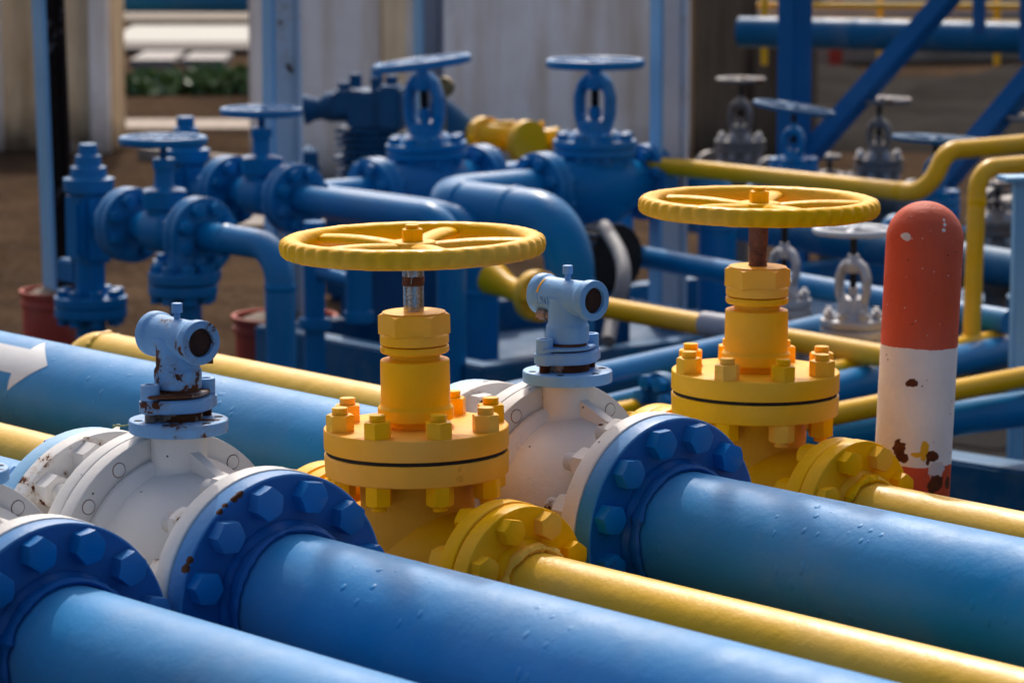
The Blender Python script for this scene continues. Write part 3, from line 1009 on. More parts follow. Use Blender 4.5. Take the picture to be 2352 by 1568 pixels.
# low things seen through the gap between the walls
def strip(name, label, cat, y0, y1, x0, x1, h, mat):
    a, b_, c_, d = Wz(x0, y1, 0), Wz(x1, y1, 0), Wz(x1, y0, 0), Wz(x0, y0, 0)
    cx = (a + c_) / 2
    mb = MB(); mb.box(((a.x + b_.x) / 2, (a.y + d.y) / 2, h / 2), (b_.x - a.x, d.y - a.y, h))
    return mb
pale = plain('pale_gravel', (.28, .22, .17), .8, 0, .35, 25)
structure('gravel_path', strip('', '', '', 281, 303, 240, 640, .02, None), pale, bevel=.004)
structure('paved_path', strip('', '', '', 33, 52, 230, 640, .02, None), plain('tan_paving', (.13, .095, .06), .8), bevel=.004)
slab_m = plain('sunlit_patch_pale', (.22, .20, .19), .7)  # pale slabs stand in for patches of sunlight on the ground
structure('water', strip('', '', '', 62, 108, 220, 650, .012, None), plain('murky_water', (.045, .06, .045), .5, 0, .4, 3))
for i, (x0, x1, y0, y1, txt) in enumerate(((296, 398, 136, 158, 'long pale slab standing in for sunlit ground beyond the wall gap, left one'),
                                     (415, 515, 139, 157, 'shorter pale slab standing in for sunlit ground beyond the wall gap, right one'))):
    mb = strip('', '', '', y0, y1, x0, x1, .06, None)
    o = mb.build('sunlit_patch', slab_m, None, bevel=.01)
    tag(o, txt, 'slab', 'sunlit patches beyond the wall gap')
mb = strip('', '', '', 110, 128, 225, 640, .05, None)
tag(mb.build('low_wall', plain('dark_low_wall', (.055, .04, .032), .8), None, bevel=.01), 'low dark wall running across the gap in front of the water', 'wall')

leafm = bpy.data.materials.new('leaf'); leafm.use_nodes = True
lt = leafm.node_tree; lp = lt.nodes['Principled BSDF']
oi = nn(lt, 'ShaderNodeTexCoord')
lt.links.new(mix(lt, mapr(lt, noise(lt, oi.outputs['Object'], 7, 4), .35, .65, 0, 1), (.03, .09, .02), (.16, .25, .08)), lp.inputs['Base Color'])
lp.inputs['Roughness'].default_value = .45
def shrub(px, py, w, h, label, n=260):
    p = Wz(px, py, 0); h *= .6
    o = thing('shrub', label, 'shrub', p, random.uniform(0, 90), group='shrubs beyond the wall gap')
    b = MB()
    for i in range(7):
        a = random.uniform(0, 2 * pi); r = random.uniform(.1, .4) * w
        b.sweep([(0, 0, 0), (r * .4 * cos(a), r * .4 * sin(a), h * .4), (r * cos(a), r * sin(a), h * random.uniform(.6, .9))], [.012, .008, .004], 6)
    b.build('stem', M['rust'], o)
    b = MB()
    for i in range(n):
        a = random.uniform(0, 2 * pi); rr_ = sqrt(random.random()) * w * .5; z = h * (.15 + .85 * random.random() * (1 - (rr_ / w) ** 1.5))
        c = Vector((rr_ * cos(a), rr_ * sin(a), z))
        q = Quaternion((random.gauss(0, 1), random.gauss(0, 1), random.gauss(0, 1), random.gauss(0, 1))).normalized()
        L = random.uniform(.05, .10)
        pts = [c + q @ Vector(k) * L for k in ((0, 0, 0), (.35, .3, .06), (.3, .75, .04), (0, 1, 0), (-.3, .75, .04), (-.35, .3, .06))]
        b.add(pts, [(0, 1, 2, 3, 4, 5)])
    b.build('foliage', leafm, o, flat=True)
    return o
for i, (px, py, w, h, lab) in enumerate(((292, 214, .42, .17, 'leftmost of the leafy shrubs seen between the two walls, half hidden by the tan wall'),
                                    (352, 216, .40, .15, 'leafy shrub seen between the walls above the left blue handwheel'),
                                    (420, 212, .45, .20, 'middle leafy shrub in the gap between the walls'),
                                    (486, 214, .42, .24, 'tall leafy shrub in the gap between the walls, second from the right'),
                                    (556, 212, .45, .26, 'tallest leafy shrub in the gap, beside the blue and white post'))):
    shrub(px, py, w, h, lab)

# blue pipe rail across the top of the gap
def straight_pipe(name, label, p0, p1, r, mat, cat='pipe', group=None, n=32, rings=()):
    p0, p1 = Vector(p0), Vector(p1)
    o = thing(name, label, cat, p0, 0, group=group)
    b = MB(); d = p1 - p0
    b.sweep([(0, 0, 0), tuple(d * .5), tuple(d)], r, n); b.build('barrel', mat, o)
    for u in rings:
        b = MB(); b.sweep([tuple(d * u - d.normalized() * .012), tuple(d * u - d.normalized() * .004), tuple(d * u + d.normalized() * .004), tuple(d * u + d.normalized() * .012)], [r * 1.0, r * 1.05, r * 1.05, r * 1.0], n)
        b.build('weld_ring', mat, o)
    return o
o = thing('pipe_rail', 'dark blue pipe rail crossing the top of the gap between the two walls', 'rail', W(200, 6, 18.6), 0)
b = MB(); d = W(720, 8, 18.6) - W(200, 6, 18.6)
b.sweep([(0, 0, 0), tuple(d)], .050, 24); b.build('rail', M['bg_dark_blue'], o)
for u in (.02, .98):
    q = d * u; b = MB(); b.sweep([tuple(q), (q.x, q.y, -W(200, 6, 18.6).z)], .03, 16); b.build('leg', M['bg_dark_blue'], o)
# curbs on the ground
for (x0, y0, x1, y1, lab) in ((-60, 338, 180, 352, 'thin pale kerb at the foot of the tan wall, far left'), (330, 366, 760, 412, 'long thin pale kerb crossing the brown ground behind the left valves')):
    a, c_ = Wz(x0, y0, 0), Wz(x1, y1, 0); d = c_ - a
    o = thing('kerb', lab, 'kerb', a, math.degrees(atan2(d.y, d.x)))
    b = MB(); b.box((d.length / 2, 0, .03), (d.length, .09, .06)); b.build('kerb_stone', plain('pale_kerb', (.26, .22, .18), .8), o, bevel=.008)

# ------------------------------------------------------------------ I-beam posts in red footings
def post(label, px, ytop, ybot, d, w, dep, web, m_edge, m_face, rz, drum=None, drum_lab=None, tilt=0):
    p = W(px, ybot, d)
    o = thing('steel_post', label, 'post', (p.x, p.y, 0), rz, tilt)
    h = 3.0
    for sx in (-1, 1):
        b = MB(); b.box((sx * w / 2, 0, h / 2), (.012, dep, h)); b.build('post_flange', m_edge if sx < 0 else m_face, o, bevel=.002)
    b = MB(); b.box((0, 0, h / 2), (w - .013, .010, h - .002)); b.build('web', m_face, o)
    if drum:
        r, zt = drum
        f = thing('footing', drum_lab, 'footing', (p.x, p.y, 0), 20)
        b = MB()
        b.lathe([(0, 0), (r * .97, 0), (r * .95, .03), (r * .95, zt - .05), (r * 1.0, zt - .045, .004), (r * 1.0, zt - .032, .004), (r * .96, zt - .028), (r * .97, zt - .010), (r * 1.02, zt - .008, .003), (r * 1.02, zt + .004, .003), (r * .96, zt + .004), (r * .955, zt - .010)], 48)
        b.build('drum', M['red'], f)
        b = MB(); b.lathe([(0, zt - .009), (r * .95, zt - .009)], 40, wob=None); b.lathe([(r * .95, zt - .02), (r * .6, zt + .004), (.05, zt + .012), (0, zt + .012)], 32, wob=lambda a, z: .004 * sin(3 * a))
        b.build('concrete_fill', plain('drum_fill', (.17, .125, .09), .85, 0, .4, 15), f)
    return o
zt1 = W(100, 668, 11.0).z
post('light blue steel post with a rust-eaten web at far left', 140, 0, 665, 11.0, .062, .10, .01, M['light_blue_clean'], M['rust_post'], 28, (.128, zt1), 'small red drum footing under the rusty light blue post at far left', -1.2)
zt2 = W(652, 752, 10.5).z
post('blue and white steel post standing in a red drum footing left of the yellow handwheel', 654, 0, 745, 10.75, .085, .10, .01, M['light_blue_clean'], M['white_post'], 22, (.160, zt2), 'wider red drum footing under the blue and white post, behind the yellow pipe')
post('steel post behind the tilted blue handwheel, half blue and half grey', 985, 0, 300, 14.0, .085, .10, .01, M['light_blue_clean'], M['grey'], 22)
post('rusty white and blue steel post right of the pale wall', 1533, 0, 760, 10.9, .085, .08, .01, M['light_blue_clean'], M['white_post'], 22)

# ------------------------------------------------------------------ grey conduits on the brown wall
for px, r, lab in ((1665, .016, 'thin grey conduit on the brown wall, left one'), (1728, .035, 'thicker grey conduit on the brown wall, right one')):
    p = Wz(px, 372, 0)
    straight_pipe('conduit', lab, (p.x, p.y - .25, 0), (p.x, p.y - .25, 3), r, M['dull_silver'], 'conduit')

# ------------------------------------------------------------------ blue valve group
GB = M['bg_blue']
def bolts_on(parent, key, n, R, x, face):
    ring_bolts(parent, key, n, R, x, face)
def small_valve(label, p, rz, s, wheel_r, wheel_h, fr, half, mat=GB, key='bg_bolt', body_r=.062, tilt=None, wheel_mat=None, nb=6, a0=.4):
    """compact screwed-bonnet gate valve; local x along the pipe; s scales body parts"""
    o = thing('gate_valve', label, 'valve', p, rz)
    b = MB()
    b.lathe([(.036, -half), (.036, -half * .8), (.045, -half * .5, .01), (body_r, -half * .28, .01), (body_r, half * .28, .01), (.045, half * .5, .01), (.036, half * .8), (.036, half)], 48, AX, b=.008)
    b.lathe([(body_r * .8, 0), (body_r * .8, .06), (.05, .066)], 40)
    b.build('body', mat, o)
    for sx in (-1, 1):
        x1 = sx * half
        f = MB()
        for q in (0, 1):
            xa = x1 - sx * .026 * (1 - q) + (0.001 * sx if q else -.001 * sx); xb = xa + sx * .024
            flange_lathe(f, fr, min(xa, xb), max(xa, xb), bev=.003, n=48)
        fo = f.build('flange', mat, o)
        ring_bolts(fo, key, 8, fr * .74, x1 + sx * .025, face=sx)
        ring_bolts(fo, key, 8, fr * .74, x1 - sx * .027, face=-sx)
    b = MB()
    b.hexa(.115, .050, z0=.062); b.lathe([(.048, .11), (.030, .118), (.026, .13), (.026, .165), (.030, .168), (.030, .172)], 32)
    b.hexa(.058, .026, z0=.170)
    b.build('bonnet', mat, o)
    b = MB(); b.cyl(.0105, .19, wheel_h, 16); b.build('stem', M['bg_dark_blue'], o)
    handwheel(o, wheel_r, wheel_h, wheel_mat or mat, tube=(.011, .012), spokes=5, scallops=1, amp=0, a0=a0, hub_r=.02, dish=.002, tiltx=tilt or 0)
    return o
DG = 9.5
pG1 = W(378, 528, DG); pG2 = W(602, 446, 10.2)
small_valve('blue gate valve at left, its handwheel lowest of the blue wheels on the left side', pG1, ANG, 1, .121, W(375, 320, DG).z - pG1.z, .104, .165)
small_valve('blue gate valve whose handwheel overlaps the blue and white post', pG2, ANG, 1, .121, W(600, 254, 10.2).z - pG2.z, .102, .16)

def elbow_pipe(name, label, pts, R, r, mat, rings=(), cat='pipe', n=36, group=None):
    pts = [Vector(p) for p in pts]
    o = thing(name, label, cat, pts[0], 0, group=group)
    q = [p - pts[0] for p in pts]
    b = MB(); path = bend(q, R, 12); b.sweep(path, r, n); b.build('barrel', mat, o)
    for (p, dr) in rings:
        p = Vector(p) - pts[0]; dr = Vector(dr).normalized()
        b = MB(); b.sweep([tuple(p - dr * .012), tuple(p - dr * .004), tuple(p + dr * .004), tuple(p + dr * .012)], [r * .99, r * 1.07, r * 1.07, r * .99], n)
        b.build('weld_ring', mat, o)
    return o
def along(p, v, L): return Vector(p) + v * L
# G1 outlet: along the flow, then down
a = along(pG1, DN, .18); k = along(pG1, DN, .525)
elbow_pipe('blue_pipe', 'blue elbow pipe from the left valve bending down beside the red drum', [a, k, (k.x, k.y, 0)], .10, .0395, GB, rings=[((k.x, k.y, k.z - .105), (0, 0, 1)), (along(a, DN, .11), DN)])
# G2 outlet: long run, then down
a = along(pG2, DN, .17)
t2 = Wz(1027, 560, a.z); L2 = (t2 - a).dot(DN); k = along(a, DN, .70)
elbow_pipe('blue_pipe', 'long blue pipe behind the front yellow handwheel, dropping down left of another riser', [a, k, (k.x, k.y, 0)], .11, .041, GB, rings=[((k.x, k.y, k.z - .115), (0, 0, 1))])

# relief valves left of each gate valve
def relief(label, p, rz, drop=True):
    o = thing('relief_valve', label, 'valve', p, rz)
    b = MB(); b.box((0, 0, -.02), (.115, .10, .20)); b.box((.035, -.055, -.02), (.03, .03, .17)); b.build('body', GB, o, bevel=.012)
    b = MB(); b.lathe([(.070, .082), (.072, .10, .004), (.072, .118, .004), (.052, .122), (.050, .150, .004), (.038, .154), (.036, .182, .004), (.028, .186), (.026, .215, .006), (0, .218)], 32)
    b.build('spring_cap', GB, o)
    b = MB(); b.sweep([(.04, 0, .0), (.14, 0, 0)], .036, 24); b.build('outlet', GB, o)
    b = MB(); b.box((-.075, 0, -.15), (.09, .07, .065)); b.build('side_lug', GB, o, bevel=.006)
    b = MB(); b.sweep([(0, 0, -.10), (0, 0, -.235)], .043, 28); b.build('inlet', GB, o)
    b = MB()
    b.cyl(.103, -.245, -.217, 48); b.cyl(.103, -.275, -.2475, 48)
    f = b.build('inlet_flange', GB, o)
    b = MB(); b.cyl(.088, -.250, -.244, 40); b.build('gasket', M['gasket'], o)
    ring_bolts(f, 'bg_bolt', 8, .078, -.217, face=1, axis='z')
    ring_bolts(f, 'bg_bolt', 8, .078, -.275, face=-1, axis='z')
    b = MB(); b.sweep([(0, 0, -.27), (0, 0, -p.z)], .043, 28); b.build('riser', GB, o)
    return o
pR1 = W(205, 505, 9.85)
relief('blue relief valve with a stepped cap at far left, on a flanged riser', pR1, ANG)
pR2 = W(428, 432, 10.5)
relief('blue relief valve with a stepped cap, half hidden behind the left blue handwheel', pR2, ANG)
# drain leg below G1
p = W(420, 652, 9.35)
o = thing('drain_pipe', 'short flanged blue drain pipe standing under the left blue gate valve', 'pipe', p, ANG)
b = MB(); b.sweep([(0, 0, .13), (0, 0, -p.z)], .036, 28); b.build('barrel', GB, o)
b = MB(); b.cyl(.093, .004, .032, 44); b.cyl(.093, -.028, -.001, 44); f = b.build('flange', GB, o)
ring_bolts(f, 'bg_bolt', 8, .071, .032, face=1, axis='z'); ring_bolts(f, 'bg_bolt', 8, .071, -.028, face=-1, axis='z')

# ------------------------------------------------------------------ big globe valves with yokes
def yoke_parts(o, mat, z0, z1, wid, dep, name='yoke', rz=0):
    """cast yoke: neck, two broad arms with a window between them, top boss"""
    h = z1 - z0
    b = MB()
    b.lathe([(wid * .98, z0 - .012), (wid * .90, z0 + .01, .004), (wid * .84, z0 + h * .24, .01), (wid * .5, z0 + h * .28)], 32)
    for sx in (-1, 1):
        pts = [(sx * wid * .60, 0, z0 + h * .12), (sx * wid * .80, 0, z0 + h * .34), (sx * wid * .82, 0, z0 + h * .62), (sx * wid * .62, 0, z0 + h * .84), (sx * wid * .2, 0, z1 - .006)]
        pts = bend(pts, .025, 4)
        b.sweep(pts, (wid * .24, dep), 20, bin=(0, 1, 0))
    b.lathe([(wid * .50, z0 + h * .74), (wid * .62, z0 + h * .80, .005), (wid * .60, z0 + h * .93, .006), (wid * .34, z1), (wid * .30, z1 + .012)], 28)
    y = b.build(name, mat, o); y.matrix_local = RZ(radians(rz))
    b = MB(); b.cyl(wid * .30, z0 + h * .2, z0 + h * .46, 20); b.build('gland', mat, o)
    return y
def globe_valve(label, p, rz, s, wheel_r, zw, mat=GB, tilt=0, key='bg_bolt', wheel_mat=None, yrz=-64, stem=None, fr=.118, half=.215, body_r=.118, bon_r=.128, name='globe_valve', yw=.062, zb=.118, spokes=5, ytop=None, lean=0):
    o = thing(name, label, 'valve', p, rz, lean)
    b = MB()
    b.lathe([(.070 * s, -half), (.070 * s, -half * .75), (.085 * s, -half * .6, .02), (body_r, -half * .3, .03), (body_r * 1.03, 0, .05), (body_r, half * .3, .03), (.085 * s, half * .6, .02), (.07 * s, half * .75), (.07 * s, half)], 56, AX, b=.015)
    b.lathe([(0, -body_r * 1.1), (body_r * .6, -body_r * 1.02, .02), (body_r * .95, -body_r * .5, .04), (body_r * .92, zb * .6, .03), (bon_r * .85, zb - .02)], 48)
    b.build('body', mat, o)
    for sx in (-1, 1):
        x1 = sx * half; f = MB()
        for q in (0, 1):
            xa = x1 + (0.001 * sx if q else -.027 * sx); xb = xa + sx * .026
            flange_lathe(f, fr, min(xa, xb), max(xa, xb), bev=.003, n=56)
        fo = f.build('flange', mat, o)
        ring_bolts(fo, key, 8, fr * .78, x1 + sx * .027, face=sx)
        ring_bolts(fo, key, 8, fr * .78, x1 - sx * .027, face=-sx)
    b = MB(); b.cyl(bon_r, zb - .022, zb, 56, b=.003); b.cyl(bon_r, zb + .002, zb + .026, 56, b=.003)
    b.lathe([(bon_r * .75, zb + .025), (bon_r * .62, zb + .045, .01), (yw * .98, zb + .055)], 40)
    f = b.build('bonnet_flange', mat, o)
    ring_bolts(f, key, 8, bon_r * .82, zb + .026, face=1, axis='z'); ring_bolts(f, key, 8, bon_r * .82, zb - .022, face=-1, axis='z')
    zt = ytop if ytop else zw - .040
    yoke_parts(o, mat, zb + .040, zt + .01, yw, .036, rz=yrz)
    b = MB(); b.cyl(.0125, zb + .05, zw - .005, 18); b.build('stem', stem or M['dark'], o)
    handwheel(o, wheel_r, zw, wheel_mat or mat, tube=(.0125, .0135), spokes=spokes, scallops=1, amp=0, a0=.5, hub_r=.022, dish=.003, tiltx=tilt)
    return o
DK1, DK2 = 11.0, 10.7
pK1 = W(984, 432, DK1); pK2 = W(1366, 428, DK2)
zK1 = W(962, 143, DK1).z - pK1.z; zK2 = W(1356, 143, DK2).z - pK2.z
globe_valve('large blue globe valve with a tilted handwheel, in front of the compressor', pK1, ANG + 90, 1, .156, zK1, tilt=(radians(-3.5), radians(-3.2)), lean=-2.6)
globe_valve('large blue globe valve with a level handwheel, left of the rear yellow handwheel', pK2, ANG + 90, 1, .152, zK2)
# K1 inlet: towards the camera, along the flow, then down
a = along(pK1, -CV, .245); c1 = along(a, -CV, .26); k = along(c1, DN, .86)
elbow_pipe('blue_pipe', 'thick blue pipe from the tilted-wheel valve, bending down behind the front yellow handwheel', [a, c1, k, (k.x, k.y, 0)], .13, .052, GB, rings=[((k.x, k.y, k.z - .20), (0, 0, 1)), ((k.x, k.y, .13), (0, 0, 1))])
a = along(pK2, -CV, .245); c1 = along(a, -CV, .40); k = along(c1, DN, .615)
elbow_pipe('blue_pipe', 'thickest blue elbow pipe, curving down behind the tee marked 150', [a, c1, k, (k.x, k.y, 0)], .155, .070, GB, rings=[((k.x, k.y, k.z - .18), (0, 0, 1)), (along(c1, DN, .16), DN), (along(c1, DN, .38), DN)])
# outlets away from the camera
a = along(pK1, CV, .245); k = along(a, CV, .55)
elbow_pipe('blue_pipe', 'blue pipe between the two large globe valves, running back from the left one', [a, k, (k.x, k.y, 0)], .12, .062, GB)
a = along(pK2, CV, .245); c1 = along(a, CV, .11); k = along(c1, DN, .175)
elbow_pipe('blue_pipe', 'dark blue riser behind the stem of the rear yellow valve', [a, c1, k, (k.x, k.y, 0)], .085, .060, GB, rings=[((k.x, k.y, k.z - .14), (0, 0, 1))])

# skid that carries the blue group
zc = .20
c0 = Wz(1108, 842, zc)
o = thing('skid_frame', 'blue steel skid frame on the ground under the blue valve group', 'skid', c0, ANG)
def beam(c, d, nm='beam'):
    b = MB(); b.box(c, d); return b.build(nm, M['skid_blue'], o, bevel=.006)
Lx, Ly = 1.05, 2.9
beam((-.04, Ly / 2, -.08), (.08, Ly, .16)); beam((-Lx + .04, Ly / 2, -.08), (.08, Ly, .16))
beam((-Lx / 2, .04, -.081), (Lx - .162, .08, .157)); beam((-Lx / 2, Ly - .04, -.081), (Lx - .162, .08, .157))
b = MB(); b.box((-Lx / 2, Ly / 2, -.10), (Lx - .17, Ly - .17, .02)); b.build('deck_plate', M['bg_dark_blue'], o)

# small drain manifold between the drum and the front yellow stem
p = W(722, 640, 9.7)
o = thing('drain_manifold', 'small blue drain manifold with a thin cross pipe, left of the front yellow stem', 'manifold', p, ANG)
b = MB(); b.sweep([(0, 0, .16), (0, 0, -p.z + .1)], .030, 24); b.build('leg', GB, o)
b = MB(); b.sweep([(.02, 0, .02), (.17, 0, .01)], .020, 20); b.build('cross_pipe', GB, o)
b = MB(); b.sweep([(.20, 0, .15), (.20, 0, -.10)], .036, 28); b.cyl(.041, -.10, -.07, 28, T(.20, 0, 0)); b.build('trap', GB, o)
for i, zz in enumerate((.10, -.14)):
    b = MB(); b.cyl(.045, zz, zz + .03, 28); b.build('coupling', GB, o)
o = thing('junction_box', 'dark blue box behind the front yellow stem, under the pipes', 'box', Wz(950, 735, .22), ANG)
b = MB(); b.box((0, 0, .12), (.34, .30, .26)); b.build('case', M['bg_dark_blue'], o, bevel=.015)
b = MB(); b.box((.172, 0, .13), (.012, .24, .20)); b.build('lid', M['bg_dark_blue'], o, bevel=.004)

# ------------------------------------------------------------------ compressor
DC = 12.3
S = DC / FPX
p = W(850, 372, DC)
o = thing('compressor', 'dark blue piston compressor with cooling fins against the pale wall', 'compressor', (p.x, p.y, 0), -6)
DBm = M['bg_dark_blue']
zz = lambda y: W(850, y, DC).z
xx = lambda x: (x - 850) * S
b = MB(); b.box((0, .05, zz(430) / 2), (.30, .3, zz(430) - .004)); b.build('crankcase', DBm, o, bevel=.02)
b = MB()
for i in range(8):
    z = zz(405 - i * 15.5)
    b.box((xx(855 - (i % 2) * 4), 0, z), ((150 - (i % 3) * 8) * S, .22, .010))
b.cyl(.085, zz(428), zz(292), 32, T(xx(862), 0, 0)); b.build('finned_cylinder', DBm, o)
b = MB(); b.box((xx(870), 0, (zz(292) + zz(205)) / 2), (130 * S, .22, zz(205) - zz(292))); b.box((xx(905), -.06, (zz(290) + zz(190)) / 2), (55 * S, .16, zz(190) - zz(290)))
b.box((xx(795), -.01, zz(232)), (50 * S, .19, 58 * S)); b.build('cylinder_head', DBm, o, bevel=.012)
b = MB()
for x, y in ((822, 185), (795, 205), (905, 188), (870, 192)):
    b = MB(); b.hexa(.040, .05, T(xx(x), -.04, zz(y + 14)))
    b.build('head_nut', DBm, o)
b = MB(); b.sweep([(xx(800), 0, zz(240)), (xx(752), 0, zz(246)), (xx(735), 0, zz(250)), (xx(720), 0, zz(250)), (xx(700), 0, zz(252))], [.060, .052, .036, .042, .055], 28); b.build('intake', DBm, o)
b = MB(); b.sweep([(xx(868), 0, zz(200)), (xx(868), 0, zz(158)), (xx(880), 0, zz(150))], .022, 18); b.build('breather', GB, o)
b = MB(); b.sweep([(xx(990), 0, zz(236)), (xx(1010), 0, zz(262)), (xx(1040), 0, zz(300)), (xx(1048), 0, zz(330))], [.05, .07, .085, .09], 24); b.build('discharge_pot', DBm, o)
p = W(708, 372, 12.0)
o = thing('filter_pot', 'small dark blue filter pot right of the blue and white post', 'filter', (p.x, p.y, 0), 0)
b = MB(); b.lathe([(0, 0), (.035, 0), (.035, p.z - .05), (.038, p.z - .01, .005), (.032, p.z + .035, .02), (0, p.z + .06)], 32); b.build('pot', DBm, o)
b = MB(); b.cyl(.043, p.z - .03, p.z - .01, 28); b.build('clamp', DBm, o)
p = W(1020, 200, 11.6)
o = thing('pressure_gauge', 'small round brown pressure gauge right of the tilted blue wheel', 'gauge', p, 70)
b = MB(); b.cyl(.034, -.016, .012, 32, AX); b.build('case', M['brass'], o)
b = MB(); b.lathe([(0, .0125), (.029, .0125)], 28, AX); b.build('dial', plain('old_dial', (.12, .085, .03), .4), o)
b = MB(); b.sweep([(0, 0, -.03), (0, 0, -.16)], .008, 12); b.build('stem', M['brass'], o)

# ------------------------------------------------------------------ yellow background pipework
Ym = paint('far_yellow_paint', (.88, .48, .004), rough=.33, var=.05)
def bolted_flange(o, x, r, mat, key, n=6, Mx=Matrix.Identity(4)):
    f = MB(); flange_lathe(f, r, x - .024, x, Mx @ AX); flange_lathe(f, r, x + .002, x + .026, Mx @ AX)
    return f.build('flange', mat, o)
pS = W(1062, 345, 12.6)
o = thing('yellow_spool', 'yellow flanged spool piece between the two big blue globe valves', 'pipe', W(1118, 318, 12.2), -14)
b = MB(); b.sweep([(-.02, 0, .01), (.10, 0, 0), (.17, 0, .0), (.26, 0, 0)], [.045, .05, .032, .045], 28); b.build('barrel', Ym, o)
for x, r in ((-.03, .075), (.20, .078)):
    f = MB(); flange_lathe(f, r, x, x + .035, RZ(radians(-36)) @ AX); fo = f.build('flange', Ym, o)
    ring_bolts(fo, 'bg_bolt_yel', 6, r * .72, x - .002, face=-1)
b = MB(); b.sweep([(-.06, 0, -.03), (.02, 0, .045), (.10, 0, .05)], .016, 12); b.build('lever', Ym, o)

zY = .62
a, e = Wz(1470, 372, zY), Wz(2128, 446, zY)
n1 = Wz(2352 + 300, 318, .80)
a = e - DN * 1.35
r1 = .027
up = Vector((e.x, e.y, W(2150, 360, (e.y) / CP).z + .02))
k2 = up + CV * 1.6 + Vector((0, 0, .0))
elbow_pipe('yellow_pipe', 'yellow pipe behind the rear yellow handwheel, stepping up in an S bend at right', [a, e, up + Vector((.06, .04, 0)), k2], .075, r1, Ym, rings=[(e - DN * .10, DN)])
# second one: comes from the right, drops down in front of the light blue post
dR = 9.0
t_ = W(2246, 372, dR); bt = W(2232, 862, dR)
q1 = W(2246, 388, dR) ; q0 = q1 + CV * 1.0
q0.z = q1.z
q2 = Vector((q1.x - .01, q1.y, bt.z)); q3 = q2 - CV * 1.1
elbow_pipe('yellow_pipe', 'yellow riser right of the bollard, bent at top and bottom', [q0, q1, q2, q3], .062, .0235, Ym, rings=[((q1.x, q1.y, q1.z - .085), (0, 0, 1)), ((q2.x, q2.y, q2.z + .085), (0, 0, 1))])
# low yellow pipe along the flow with a flanged start
zL = .37
a, e = Wz(1205, 678, zL), Wz(2300, 868, zL)
d = (Wz(2030, 818, zL) - Wz(1385, 706, zL)).normalized()
s0 = Wz(1385, 706, zL) - d * .28
o = thing('yellow_pipe', 'low yellow pipe starting at a flange behind the tee marked 150', 'pipe', s0, math.degrees(atan2(d.y, d.x)))
b = MB(); b.sweep([(0, 0, 0), (1.5, 0, 0)], .0285, 32); b.build('barrel', Ym, o)
b = MB(); b.sweep([(-.01, 0, 0), (-.08, 0, 0), (-.14, 0, .01), (-.22, 0, .03)], [.055, .034, .032, .05], 28); b.build('reducer', Ym, o)
f = MB(); flange_lathe(f, .072, -.03, .004); fo = f.build('flange', Ym, o); ring_bolts(fo, 'bg_bolt_yel', 6, .054, .004, face=1)

# pipes running away to the right (across the plant)
def cross(name, label, p0, p1, r, mat, rings=()):
    return straight_pipe(name, label, p0, p1, r, mat, rings=rings)
def line_px(x0, y0, x1, y1, z, e0=0, e1=0):
    a, c_ = Wz(x0, y0, z), Wz(x1, y1, z); d = (c_ - a).normalized()
    return a - d * e0, c_ + d * e1
a, c_ = line_px(1389, 953, 1960, 842, .33, .02, 1.3); cross('yellow_pipe', 'thin yellow cross pipe ending at the blue blind flange between the middle and rear valves', a, c_, .0235, Ym)
a, c_ = line_px(1917, 951, 2317, 873, .36, .5, .9); cross('yellow_pipe', 'yellow cross pipe passing behind the white part of the bollard', a, c_, .0255, Ym)
a, c_ = line_px(1380, 862, 1560, 822, .36, .9, .9); cross('blue_pipe', 'blue cross pipe left of the rear yellow valve, under the skid beam', a, c_, .0315, GB)
a, c_ = line_px(1390, 925, 1560, 885, .34, .9, .5); cross('blue_pipe', 'thin blue cross pipe just above the yellow one, left of the rear yellow valve', a, c_, .018, GB)
a, c_ = line_px(1927, 890, 2317, 802, .30, .3, 1.0); cross('blue_pipe', 'blue cross pipe above the yellow one behind the bollard', a, c_, .040, GB)
a, c_ = line_px(1885, 1003, 2376, 935, .28, .6, .9); cross('blue_pipe', 'thick blue cross pipe low behind the bollard, right of the rear yellow valve', a, c_, .042, GB)
a, c_ = line_px(1560, 1003, 1700, 975, .22, .6, .1); cross('blue_pipe', 'short blue cross pipe low behind the middle blue flange', a, c_, .030, GB)
# blue blind flange
p = W(1508, 915, 8.0)
o = thing('blind_flange', 'dark blue blind flange closing a cross pipe between the middle and rear valves', 'flange', p, ANG + 90)
b = MB(); flange_lathe(b, .060, 0, .03); b.build('disc', M['skid_blue'], o); ring_bolts(o, 'bg_bolt', 6, .042, -.0, face=-1)
# long pipes behind, along the flow
for (x0, y0, x1, y1, z, r, lab, mt) in ((1400, 577, 2040, 690, .38, .033, 'blue pipe along the flow behind the rear yellow stem', GB),
                                (1690, 512, 2352, 622, .40, .055, 'fat dark blue pipe along the flow behind the rear yellow handwheel', M['skid_blue']),
                                (1400, 690, 1620, 735, .24, .020, 'thin pale blue pipe just above the low yellow pipe', M['light_blue_clean'])):
    a, c_ = line_px(x0, y0, x1, y1, z, .25, .5); straight_pipe('blue_pipe', lab, a, c_, r, mt)
